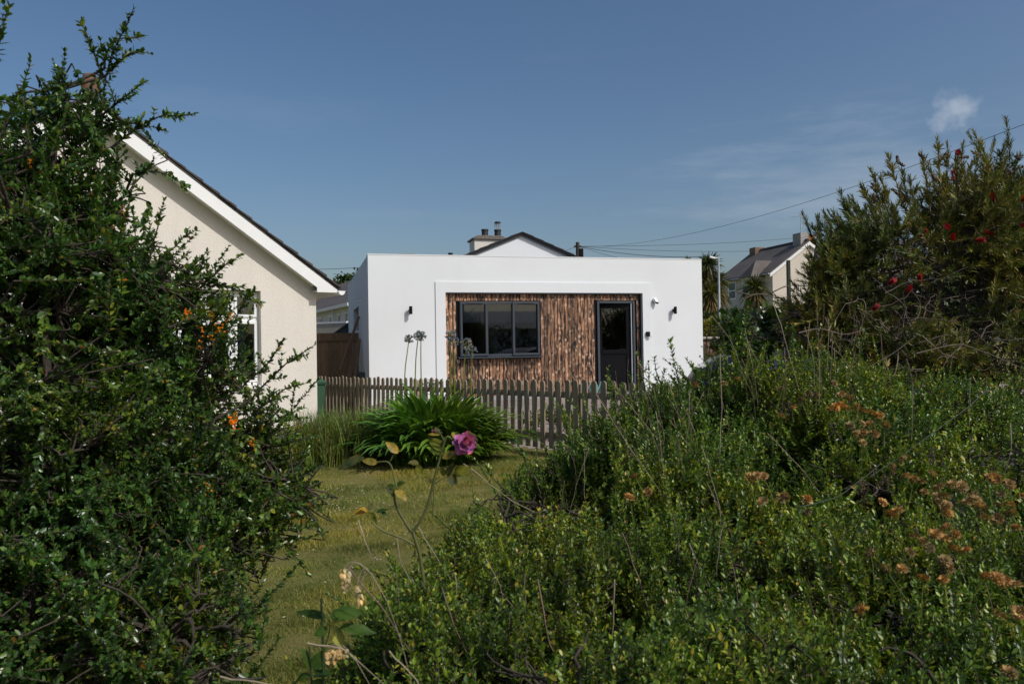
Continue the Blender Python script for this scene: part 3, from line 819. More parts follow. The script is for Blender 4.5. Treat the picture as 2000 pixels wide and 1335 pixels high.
# ------------------------------------------------------------------ passage: board fence, planks, bin
bp0 = Vector(WB) + Vector(-wnv) * 3.0
bf = thing('board_fence', 'brown timber board fence closing the passage between the two houses', 'fence', bp0, TH)
bz = hit(660, 650, np.array(bp0), wnv)[2] - BASE
for k in range(14):
    x = -.02 - k * .152
    MB().box(x - .148, x, float(rng.uniform(-.004, .004)), .02, -.55, bz - .17).build('board', M['panel_wood'], bf)
MB().box(-2.2, -.015, -.035, -.006, bz - .20, bz).build('top_rail', M['panel_wood'], bf)
MB().box(-2.2, -.015, -.04, -.006, -.5, -.25).build('gravel_board', M['panel_wood'], bf)
def plank(p_top, p_bot, wd, lab, mat='plank_wood'):
    a, b = Vector(p_top), Vector(p_bot); ax = (a - b); L = ax.length
    o = MB().box(-wd / 2, wd / 2, -.02, .02, 0, L).build('timber_plank', M[mat], None, bevel=.004)
    o.location = b; o.rotation_euler = ax.to_track_quat('Z', 'Y').to_euler()
    tag(o, lab, 'plank', 'timber leaning in the passage')
plank(at(701, 618, 18.9), at(664, 722, 18.3), .06, 'long thin grey batten leaning steeply against the side window')
plank(at(698, 668, 18.6), at(676, 765, 18.1), .14, 'wide brown plank leaning against the board fence in the passage')
plank(at(701, 662, 18.4), at(690, 768, 17.9), .09, 'reddish narrow plank leaning upright by the white side wall')
o = MB().box(-.10, .10, -.03, .03, 0, .85).build('dark_panel_offcut', M['shed_green'], None, bevel=.005)
p = at(706, 770, 17.6); p[2] = ground_z(p[0], p[1]); o.location = p; o.rotation_euler = (R(-6), R(4), TH)
tag(o, 'short dark slate-blue panel propped against the white side wall', 'panel')
bn = at(607, 800, 14.9); bn[2] = float(ground_z(bn[0], bn[1])) - .02
bin_ = thing('wheelie_bin', 'green wheeled rubbish bin beside the cream wall corner', 'bin', bn, HA - .25)
def frustum(m, x0, x1, y0, y1, z0, X0, X1, Y0, Y1, z1):
    return m.add([(x0, y0, z0), (x1, y0, z0), (x1, y1, z0), (x0, y1, z0), (X0, Y0, z1), (X1, Y0, z1), (X1, Y1, z1), (X0, Y1, z1)], [(0, 3, 2, 1), (4, 5, 6, 7), (0, 1, 5, 4), (1, 2, 6, 5), (2, 3, 7, 6), (3, 0, 4, 7)])
frustum(MB(), -.20, .20, -.24, .24, .04, -.24, .24, -.30, .30, .90).build('body', M['bin_green'], bin_, bevel=.02)
MB().box(-.265, .265, -.325, .325, .872, .905).build('rim', M['bin_green'], bin_, bevel=.008)
frustum(MB(), -.262, .262, -.34, .33, .907, -.20, .20, -.26, .26, .965).build('lid', M['bin_green'], bin_, bevel=.008)
MB().tube([(-.2, .36, .88), (.2, .36, .88)], .016, 8).build('handle', M['bin_green'], bin_)
for sgn in (-1, 1):
    wh_ = MB().lathe([(.06, -.03), (.1, -.028), (.1, .028), (.06, .03)], 16).build('wheel', M['rubber'], bin_)
    wh_.location = (sgn * .24, .25, .11); wh_.rotation_euler = (0, R(90), 0)

# watering can on the terrace by the door
wcx, _ = fac(1149, 745)
wc = Vector(WB) + Vector(wr_) * wcx + Vector(wnv) * .35
can = thing('watering_can', 'faded teal watering can on the terrace, seen between the pickets', 'watering can', Vector(wc) + Vector((0, 0, .013)), TH + .4)
MB().lathe([(.085, 0), (.095, .01), (.09, .2), (.06, .215)], 16).build('body', M['teal_plastic'], can, smooth=True)
MB().tube([(.08, 0, .04), (.16, 0, .14), (.22, 0, .26)], [.022, .016, .014], 8).build('spout', M['teal_plastic'], can)
MB().tube([(-.085, 0, .06), (-.15, 0, .15), (-.13, 0, .25), (-.04, 0, .28), (.05, 0, .21)], .012, 8).build('handle', M['teal_plastic'], can, smooth=True)
# ------------------------------------------------------------------ car on the drive
cc = at(1615, 800, 11.4); cc[2] = float(ground_z(cc[0], cc[1])) - .05
car = thing('parked_car', 'dark blue car parked on the drive behind the hedge', 'car', cc, -.16 + math.pi)
def car_body():
    # cross-sections from nose (-x) to tail (+x): x, half width, sill z, belt z
    st = [(-2.05, .62, .38, .62), (-1.95, .74, .25, .70), (-1.55, .82, .20, .80), (-.95, .85, .18, .90), (0, .86, .18, .93), (.9, .85, .18, .95), (1.5, .82, .20, .96), (1.88, .74, .28, .93), (1.98, .64, .42, .80)]
    vs, fs = [], []
    for x, hw_, z0, z1 in st:
        for (yy, zz) in ((-.75, 0), (-.97, .12), (-1, .45), (-.97, .8), (-.88, 1), (.88, 1), (.97, .8), (1, .45), (.97, .12), (.75, 0)):
            vs.append((x, yy * hw_, z0 + zz * (z1 - z0)))
    n = 10
    for k in range(len(st) - 1):
        fs += [(k * n + i, k * n + (i + 1) % n, (k + 1) * n + (i + 1) % n, (k + 1) * n + i) for i in range(n)]
    fs += [tuple(range(n)), tuple((len(st) - 1) * n + i for i in range(n - 1, -1, -1))]
    return MB().add(vs, fs)
car_body().build('body', MATS['car_blue'], car, smooth=True)
def loft(st, prof):
    vs, fs = [], []
    for x0, hw_, x1, z1 in st: pass
    return MB()
# cabin: side outline with the top narrower than the belt
cab = [(-1.05, .90), (-.30, 1.30), (.05, 1.36), (.70, 1.35), (1.2, 1.26), (1.6, 1.11), (1.88, .95)]
def cabin(inset_b, inset_t, lift=0, rows=None):
    vs = []
    for x, z in cab:
        hw_ = .80 - (z - .9) / .5 * .20
        vs += [(x, -hw_, z), (x, hw_, z)]
    n = len(cab)
    fs = [(2 * i, 2 * i + 1, 2 * i + 3, 2 * i + 2) for i in range(n - 1)]
    fs += [tuple(2 * i for i in range(n)), tuple(2 * i + 1 for i in range(n - 1, -1, -1)), (0, 1, 2 * n - 1, 2 * n - 2)]
    return MB().add(vs, fs)
cabin(0, 0).build('cabin', MATS['car_blue'], car, bevel=.03, smooth=True)
hwz = lambda z: .80 - (z - .9) / .5 * .20
for sgn in (-1, 1):
    q = lambda x, z: (x, sgn * (hwz(z) + .006), z)
    MB().add([q(-.78, .955), q(.28, .955), q(.28, 1.32), q(-.22, 1.29), q(-.78, .97)], [(0, 1, 2, 3, 4)]).build('side_window', MATS['far_glass'], car)
    MB().add([q(.36, .955), q(1.62, .965), q(1.2, 1.20), q(.8, 1.29), q(.36, 1.31)], [(0, 1, 2, 3, 4)]).build('side_window', MATS['far_glass'], car)
    MB().tube([(-.40, sgn * (hwz(1.27) + .012), 1.275), (.05, sgn * (hwz(1.34) + .012), 1.345), (.70, sgn * (hwz(1.33) + .012), 1.335), (1.2, sgn * (hwz(1.24) + .012), 1.245), (1.6, sgn * (hwz(1.1) + .012), 1.095)], .012, 6).build('roof_trim', MATS['steel'], car)
    MB().box(-.78, -.62, sgn * .90 - .06, sgn * .90 + .06, .93, 1.03).build('mirror', MATS['car_blue'], car, bevel=.02)
    MB().box(-1.99, -1.80, sgn * .60 - .12, sgn * .60 + .12, .58, .70).build('headlight', MATS['steel'], car, bevel=.02)
    MB().box(1.86, 1.97, sgn * .62 - .10, sgn * .62 + .10, .70, .80).build('tail_light', MATS['red_stamen'], car, bevel=.02)
MB().add([(1.84, -.66, .985), (1.84, .66, .985), (1.24, .58, 1.262), (1.24, -.58, 1.262)], [(0, 1, 2, 3)]).build('rear_window', MATS['far_glass'], car)
MB().add([(-1.00, -.68, .945), (-1.00, .68, .945), (-.34, .56, 1.315), (-.34, -.56, 1.315)], [(0, 1, 2, 3)]).build('windscreen', MATS['far_glass'], car)
for x in (-1.3, 1.25):
    for sgn in (-1, 1):
        wl_ = bpy.data.objects.new('wheel', None); link(wl_, car); wl_.location = (x, sgn * .78, .31); wl_.rotation_euler = (R(90), 0, 0)
        MB().lathe([(.20, -.1), (.29, -.1), (.31, -.06), (.31, .06), (.29, .1), (.20, .1)], 24).build('tyre', MATS['rubber'], wl_, smooth=True)
        MB().lathe([(.05, -.112), (.2, -.104), (.2, .104), (.05, .112)], 24).build('rim', MATS['steel'], wl_)

# ------------------------------------------------------------------ far cream house on the right
def sided_window(parent, name, mb_pane, mb_frame):
    o = mb_frame.build(name, MATS['white_plastic'], parent); mb_pane.build('pane', MATS['far_glass'], o); return o
FZ = 58.0
fc = at(1510, 600, FZ); fcz = float(ground_z(fc[0], fc[1])) + .1; fc[2] = fcz
FT = math.atan2(.267, .964)
frv = np.array((math.cos(FT), math.sin(FT), 0)); fnv = np.array((math.sin(FT), -math.cos(FT), 0))
def far_g(px, py):
    p = hit(px, py, fc, fnv); d = p - fc; return float(np.dot(d, frv)), float(p[2] - fcz)
def far_s(px, py):
    p = hit(px, py, fc, -frv); d = p - fc; return float(np.dot(d, -fnv)), float(p[2] - fcz)
eh = far_g(1510, 529)[1]; apx, apz = far_g(1579, 472)
fl = far_s(1409, 544)[0]
fh = thing('slate_roofed_house', 'cream two-storey house with long slate roof beyond the palm trees', 'house', fc, FT)
MB().prism([(0, -2), (2 * apx, -2), (2 * apx, eh), (apx, apz), (0, eh)], 0, .3).build('gable_wall', MATS['far_cream'], fh)
box('side_wall', MATS['far_cream'], fh, 0, .3, .301, fl, -2, eh - .05)
box('side_wall', MATS['far_cream'], fh, 2 * apx - .3, 2 * apx, .301, fl, -2, eh - .05)
box('back_wall', MATS['far_cream'], fh, 0, 2 * apx, fl, fl + .3, -2, eh - .05)
s_ = (apz - eh) / apx
rs1 = MB().prism([(-.3, eh - .3 * s_ + .02), (apx, apz + .02), (apx, apz + .14), (-.3, eh - .3 * s_ + .14)], -.12, fl + .4).build('roof_slope', MATS['far_slate'], fh)
MB().prism([(2 * apx + .3, eh - .3 * s_ + .02), (apx, apz + .02), (apx, apz + .14), (2 * apx + .3, eh - .3 * s_ + .14)], -.12, fl + .4).build('roof_slope', MATS['far_slate'], fh)
for sgn in (-1, 1):
    x0 = apx + sgn * (apx + .3)
    MB().prism([(x0, eh - .3 * s_ + .015), (apx, apz + .015), (apx, apz - .24), (x0, eh - .3 * s_ - .24)], -.16, -.002).build('bargeboard', MATS['white_plastic'], fh)
for k in range(int(fl / .34)):
    MB().prism([(apx - .12, apz + .10), (apx + .12, apz + .10), (apx + .05, apz + .26), (apx - .05, apz + .26)], k * .34, k * .34 + .30).build('ridge_tile', MATS['dark_tile'], fh)
box('gutter', MATS['galvanised'], fh, -.42, -.28, -.1, fl + .3, eh - .3 * s_ - .04, eh - .3 * s_ + .06)
st_ = bpy.data.objects.new('chimney', None); link(st_, fh)
box('stack', MATS['chimney_grey'], st_, apx - .45, apx + .30, .35, 1.3, apz - .5, apz + .75)
box('brick_side', MATS['brick_orange'], st_, apx + .301, apx + .85, .36, 1.29, apz - .6, apz + .62)
ch2 = box('chimney', MATS['brown_stone'], fh, apx - .5, apx + .4, fl - .9, fl - .05, apz - .5, apz + .42)
# tv aerial
ap, _ = far_g(1556, 470)
MB().tube([(apx - .5, .2, apz - .2), (apx - .5, .2, apz + 2.2)], .03, 6).build('aerial_mast', MATS['galvanised'], fh)
ae = MB(); ae.tube([(apx - 1.3, .2, apz + 1.9), (apx - .3, .2, apz + 2.0)], .018, 5)
for k in range(6): ae.tube([(apx - 1.2 + k * .16, .0, apz + 1.91 + k * .016), (apx - 1.2 + k * .16, .4, apz + 1.91 + k * .016)], .008, 4)
ae.build('aerial', MATS['galvanised'], fh)
for (pa, pb, ya, yb) in ((1438, 1424, 549, 586), (1404, 1397, 556, 590)):
    y0, z1 = far_s(pa, ya); y1, z0 = far_s(pb, yb)
    if y0 > y1: y0, y1 = y1, y0
    f = MB(); f.box(-.05, -.002, y0, y1, z0, z0 + .12); f.box(-.05, -.002, y0, y1, z1 - .1, z1); f.box(-.05, -.002, y0, y0 + .1, z0 + .12, z1 - .1); f.box(-.05, -.002, y1 - .1, y1, z0 + .12, z1 - .1); zm = (z0 + z1) / 2
    f.box(-.05, -.002, y0 + .1, y1 - .1, zm - .05, zm + .05)
    sided_window(fh, 'window', MB().box(-.03, -.004, y0 + .1, y1 - .1, z0 + .12, z1 - .1), f)
# two-storey bay with a hipped slate top on the long side
yb0, _ = far_s(1492, 528); yb1, _ = far_s(1472, 528)
if yb0 > yb1: yb0, yb1 = yb1, yb0
box('bay', MATS['far_cream'], fh, -1.1, -.001, yb0, yb1, -2, eh - .35)
ym = (yb0 + yb1) / 2
MB().add([(-1.25, yb0 - .12, eh - .34), (-1.25, yb1 + .12, eh - .34), (.4, yb1 + .12, eh - .34), (.4, yb0 - .12, eh - .34), (-.25, ym, eh + 1.0), (1.2, ym, eh + 1.0)],
         [(0, 1, 4), (0, 4, 5, 3), (1, 2, 5, 4), (2, 3, 5), (3, 2, 1, 0)]).build('bay_roof', MATS['far_slate'], fh)
f = MB(); f.box(-1.16, -1.101, yb0 + .2, yb1 - .2, eh - 2.1, eh - .7)
sided_window(fh, 'window', MB().box(-1.175, -1.161, yb0 + .3, yb1 - .3, eh - 2.0, eh - .8), f)

# a pale house whose gable and roof show through the bottlebrush
gc = at(1712, 560, 42); gc[2] = float(ground_z(gc[0], gc[1]))
gh = thing('pale_house', 'pale house with grey slate roof mostly hidden behind the bottlebrush', 'house', gc, -.25)
zt = at(1665, 530, 42)[2] - gc[2]; za = at(1665, 492, 42)[2] - gc[2]
for nm, a in (('wall', (-2.4, 2.4, 0, .3, -1, zt)), ('wall', (-2.4, 2.4, 7, 7.3, -1, zt)), ('wall', (-2.4, -2.1, .301, 6.999, -1, zt)), ('wall', (2.1, 2.4, .301, 6.999, -1, zt))):
    box(nm, MATS['far_white'], gh, *a)
MB().prism([(-.35, zt - .1), (7.65, zt - .1), (3.65, za + 1.0)], -2.6, 2.6, 'yz').build('roof', MATS['far_slate'], gh)
for x in (-1.7, .4):
    f = MB(); f.box(x, x + 1.3, -.06, -.001, zt - 1.9, zt - .5)
    sided_window(gh, 'window', MB().box(x + .1, x + 1.2, -.08, -.061, zt - 1.8, zt - .6), f)

# ------------------------------------------------------------------ terrace seen through the passage on the left
tcn = at(690, 620, 32); tcn[2] = -.2
tdir = at(620, 620, 38) - at(690, 620, 32); ta = math.atan2(tdir[1], tdir[0])      # runs back to the left
te = thing('white_terrace_house', 'row of white houses with grey slate roof seen through the passage', 'house', tcn, ta)
lv = np.array((math.cos(ta), math.sin(ta), 0)); ln_ = np.array((math.sin(ta), -math.cos(ta), 0))
def ter(px, py):
    p = hit(px, py, tcn, ln_); d = p - tcn; return float(np.dot(d, lv)), float(p[2] + .2)
# the visible face is the one on local +y or -y, whichever looks at the camera
face = -1 if np.dot(ln_[:2], -tcn[:2]) > 0 else 1
te_h = ter(681, 597)[1]; TL = 15
box('wall', MATS['far_white'], te, -.4, TL, *( (0, .3) if face < 0 else (-.3, 0)), -1, te_h)
MB().box(-.4, TL, *((.301, 6) if face < 0 else (-6, -.301)), -1, te_h - .02).build('rear_block', MATS['far_white'], te)
b_ = 1 if face < 0 else -1
rise = 2.1
MB().prism([(-.3 * b_, te_h + .0), (6.3 * b_, te_h + .0), (3.0 * b_, te_h + rise)], -.7, TL + .3, 'yz').build('roof', MATS['far_slate'], te)
box('gutter', MATS['white_plastic'], te, -.7, TL + .3, *sorted((-.42 * b_, -.31 * b_)), te_h - .08, te_h + .05)
for pa, pb in ((680, 676), (666, 661), (649, 644), (630, 621)):
    x0, z1 = ter(pa, 603); x1, z0 = ter(pb, 628)
    if x0 > x1: x0, x1 = x1, x0
    z0 = te_h - 1.5; z1 = te_h - .25
    f = MB(); yy = sorted((-.05 * b_, -.002 * b_)); f.box(x0, x1, *yy, z0, z1)
    sided_window(te, 'window', MB().box(x0 + .08, x1 - .08, *sorted((-.07 * b_, -.052 * b_)), z0 + .08, z1 - .08), f)
x, _ = ter(654, 610); MB().tube([(x, -.1 * b_, te_h), (x, -.1 * b_, 0)], .05, 6).build('downpipe', MATS['white_plastic'], te)
# low garden wall and dark shed side before it
gw = MB(); a, b = at(600, 640, 26), at(676, 640, 25.2)
gwall = thing('garden_wall', 'low pale rendered garden wall beyond the board fence', 'wall', (a[0], a[1], -.2), math.atan2(b[1] - a[1], b[0] - a[0]))
Lg = float(np.linalg.norm((b - a)[:2]))
box('wall', MATS['garden_wall'], gwall, -3, Lg, 0, .2, -.3, at(640, 632, 25.6)[2] + .2)
box('coping', MATS['far_white'], gwall, -3.02, Lg + .02, -.02, .22, at(640, 632, 25.6)[2] + .201, at(640, 632, 25.6)[2] + .26)
sh = at(690, 640, 24.2)
shed = thing('dark_shed', 'dark blue-grey sloping shed side behind the board fence', 'shed', (sh[0], sh[1], -.2), TH)
zt = at(690, 628, 24.2)[2] + .2
MB().prism([(-1.1, -.3), (1.2, -.3), (1.2, zt), (-.05, zt), (-1.1, zt - .75)], 0, 2).build('wall', MATS['shed_green'], shed)
MB().prism([(-1.18, zt - .80), (-.06, zt + .005), (-.06, zt + .05), (-1.18, zt - .755)], -.08, 2.1).build('roof', MATS['slate'], shed)
rt = at(634, 585, 44)
rr = thing('red_roofed_house', 'far house with red roof edge just showing by the gutter end', 'house', (rt[0], rt[1], -.2), .3)
zt = rt[2] + .2
box('wall', MATS['chimney_grey'], rr, -7, .2, 0, 5, -1, zt - .1)
MB().prism([(-.3, zt - .12), (5.3, zt - .12), (2.5, zt + 1.0)], -7.2, .5, 'yz').build('roof', MATS['red_tile'], rr)

# ------------------------------------------------------------------ pole, wires, street lamp
pt = at(1128, 473, 42)
pole = thing('utility_pole', 'dark wooden utility pole rising behind the white roof', 'pole', (pt[0], pt[1], float(ground_z(pt[0], pt[1]))), 0)
ph = pt[2] - float(ground_z(pt[0], pt[1]))
MB().tube([(0, 0, -.5), (0, 0, ph * .5), (0, 0, ph)], [.14, .12, .10], 12).build('shaft', MATS['pole_wood'], pole, smooth=True)
MB().box(.06, .30, -.12, .12, ph - 1.0, ph - .35).build('junction_box', MATS['black_metal'], pole, bevel=.02)
MB().box(-.2, .2, -.05, .05, ph - .28, ph - .18).build('crossarm', MATS['pole_wood'], pole)
def wire(p, q, sag, lab, r=.010):
    p, q = Vector(p), Vector(q); pts = []
    for k in range(25):
        t = k / 24; v = p.lerp(q, t); v.z -= 4 * sag * t * (1 - t); pts.append(v)
    o = MB().tube(pts, r, 5).build('overhead_wire', MATS['wire_black'])
    tag(o, lab, 'wire', 'overhead wires')
top = Vector((pt[0], pt[1], pt[2] - .22))
wire(top, at(2120, 196, 14), .75, 'overhead wire rising from the pole to the upper right corner', .006)
wire(top, at(1650, 455, 57), .25, 'highest level overhead wire from the pole to the chimney', .011)
wire(top, at(1640, 480, 57), .35, 'middle level overhead wire from the pole towards the slate roof', .011)
wire(top, at(1395, 500, 46), .25, 'lowest thick overhead wire dropping from the pole to the palm', .016)
wire(top, at(1290, 520, 44), .10, 'thin overhead wire dropping steeply behind the white parapet', .009)
wire(top, at(1040, 505, 40), .06, 'short overhead wire dropping from the pole behind the gable', .010)
wire(at(560, 527, 34), at(780, 517, 34), .05, 'single overhead wire over the passage between the houses', .011)
sl_ = at(1405, 600, 30); lz = float(ground_z(sl_[0], sl_[1])); lt = at(1404, 502, 30)[2] - lz
lamp = thing('street_lamp', 'grey street lamp in front of the tall palm', 'street lamp', (sl_[0], sl_[1], lz), 0)
MB().tube([(0, 0, -.3), (0, 0, 1.2), (0, 0, 1.25), (0, 0, lt)], [.07, .07, .045, .04], 10).build('column', MATS['galvanised'], lamp, smooth=True)
MB().tube([(0, 0, lt - .05), (-.12, -.02, lt - .03), (-.15, -.02, lt - .03)], .03, 8).build('arm', MATS['galvanised'], lamp)
MB().add([(-.14, -.09, lt - .08), (-.14, .05, lt - .08), (-.36, .07, lt - .02), (-.36, -.11, lt - .02), (-.14, -.06, lt - .0), (-.14, .02, lt - .0), (-.34, .04, lt + .05), (-.34, -.08, lt + .05)],
         [(0, 3, 2, 1), (4, 5, 6, 7), (0, 1, 5, 4), (1, 2, 6, 5), (2, 3, 7, 6), (3, 0, 4, 7)]).build('lantern', MATS['far_white'], lamp, bevel=.015)
# retaining wall by the road beyond the car
rw = at(1380, 660, 20); rwz = float(ground_z(rw[0], rw[1]))
rwl = thing('stone_retaining_wall', 'low brown stone retaining wall beyond the right corner of the white house', 'wall', (rw[0], rw[1], rwz), .25)
zt = at(1380, 662, 20)[2] - rwz
n = 0
for row in range(6):
    z0 = -.1 + row * (zt + .1) / 6; z1 = -.1 + (row + 1) * (zt + .1) / 6 - .015
    x = -.5 + (row % 2) * .18
    while x < 3.4:
        w_ = float(rng.uniform(.22, .42))
        MB().box(x, x + w_ - .015, float(rng.uniform(-.03, .02)), .3, z0, z1).build('stone', MATS['brown_stone'], rwl, bevel=.015)
        x += w_
box('core', MATS['soil'], rwl, -.5, 3.4, .03, .28, -.4, zt - .03)
box('coping', MATS['garden_wall'], rwl, -.55, 3.45, -.05, .35, zt + .0, zt + .06, bevel=.01)
# ------------------------------------------------------------------ across the road, behind the viewer: seen only in the window panes
oh = thing('opposite_house', 'white house with dark roof across the road, mirrored in the window', 'house', (20.0, -19.0, 0), R(195))
for a in ((-9, 9, 0, .3, -.5, 3.0), (-9, 9, 7, 7.3, -.5, 3.0), (-9, -8.7, .301, 6.999, -.5, 3.0), (8.7, 9, .301, 6.999, -.5, 3.0)):
    box('wall', MATS['far_white'], oh, *a)
MB().prism([(-.4, 2.98), (7.7, 2.98), (3.65, 4.5)], -9.4, 9.4, 'yz').build('roof', MATS['slate'], oh)
box('chimney', MATS['chimney_grey'], oh, 2.0, 2.8, 3.3, 4.1, 4.2, 5.6)
# ------------------------------------------------------------------ plants
def sample_ells(rng, ells, n, lo=.0, hi=1.0, power=3.0):
    wts = np.array([e[2] if len(e) > 2 else np.prod(e[1]) ** (2 / 3) for e in ells], float); wts /= wts.sum()
    k = rng.choice(len(ells), n, p=wts)
    c = np.array([e[0] for e in ells])[k]; r = np.array([e[1] for e in ells])[k]
    d = nrm(rng.normal(size=(n, 3)))
    rad = (lo ** power + (hi ** power - lo ** power) * rng.random(n)) ** (1 / power)
    return c + d * r * rad[:, None], c, r

def wav(P, s, seed):
    """smooth 3-D noise, about -1..1"""
    g = np.random.default_rng(seed); out = np.zeros(len(P))
    for k in range(7):
        d = nrm(g.normal(size=3)) * s * g.uniform(.6, 1.7); out += np.sin(P @ d + g.uniform(0, 6.28))
    return out / 2.6

def nearest(A, B, penal_up=.0):
    """index into B of the node nearest to each A; nodes above the point cost more"""
    out = np.empty(len(A), int)
    for i in range(0, len(A), 400):
        d = A[i:i + 400, None] - B[None]
        q = (d ** 2).sum(-1) + penal_up * np.maximum(-d[..., 2], 0) ** 2
        out[i:i + 400] = q.argmin(1)
    return out

def bez(a, b, c, K):
    t = np.linspace(0, 1, K)[None, :, None]
    return a[:, None] * (1 - t) ** 2 + 2 * b[:, None] * t * (1 - t) + c[:, None] * t ** 2

def leaves_on(rng, TW, start, spacing, whorl, llen, lwid, open_=1.0, upn=.4, taper=.35):
    """leaves along twig polylines TW (M,K,3), from fraction start on"""
    M, K = TW.shape[:2]
    seg = np.linalg.norm(np.diff(TW, axis=1), axis=-1); L = seg.sum(1)
    nper = np.maximum(2, (L * (1 - start) / spacing).astype(int))
    tw = np.repeat(np.arange(M), nper)
    cnt = np.concatenate([np.arange(n) for n in nper]); tot = nper[tw]
    f = start + (1 - start) * (cnt + rng.random(len(tw)) * .6) / tot
    f = np.clip(f, 0, .999) * (K - 1); i0 = f.astype(int); fr = (f - i0)[:, None]
    P = TW[tw, i0] * (1 - fr) + TW[tw, i0 + 1] * fr
    T = nrm(TW[tw, i0 + 1] - TW[tw, i0])
    end = (cnt / tot)
    P = np.repeat(P, whorl, 0); T = np.repeat(T, whorl, 0); end = np.repeat(end, whorl)
    n = len(P)
    ref = np.array((.31, .17, .93)); A = nrm(np.cross(T, ref)); B = np.cross(T, A)
    ph = rng.uniform(0, 2 * np.pi, n // whorl).repeat(whorl) + np.tile(np.arange(whorl), n // whorl) * 2 * np.pi / whorl + rng.normal(0, .35, n)
    Rd = A * np.cos(ph)[:, None] + B * np.sin(ph)[:, None]
    op = open_ * (1 - .55 * end)[:, None] * rng.uniform(.7, 1.3, (n, 1))
    D = nrm(T + Rd * op + rng.normal(0, .12, (n, 3)))
    N = nrm(T - D * (T * D).sum(-1, keepdims=True) + upn * np.array((0, 0, 1)) + rng.normal(0, .22, (n, 3)))
    sc = (1 - taper * end) * rng.uniform(.5, 1.3, n)
    return P, D, N, llen * sc, lwid * sc * rng.uniform(.85, 1.15, n)

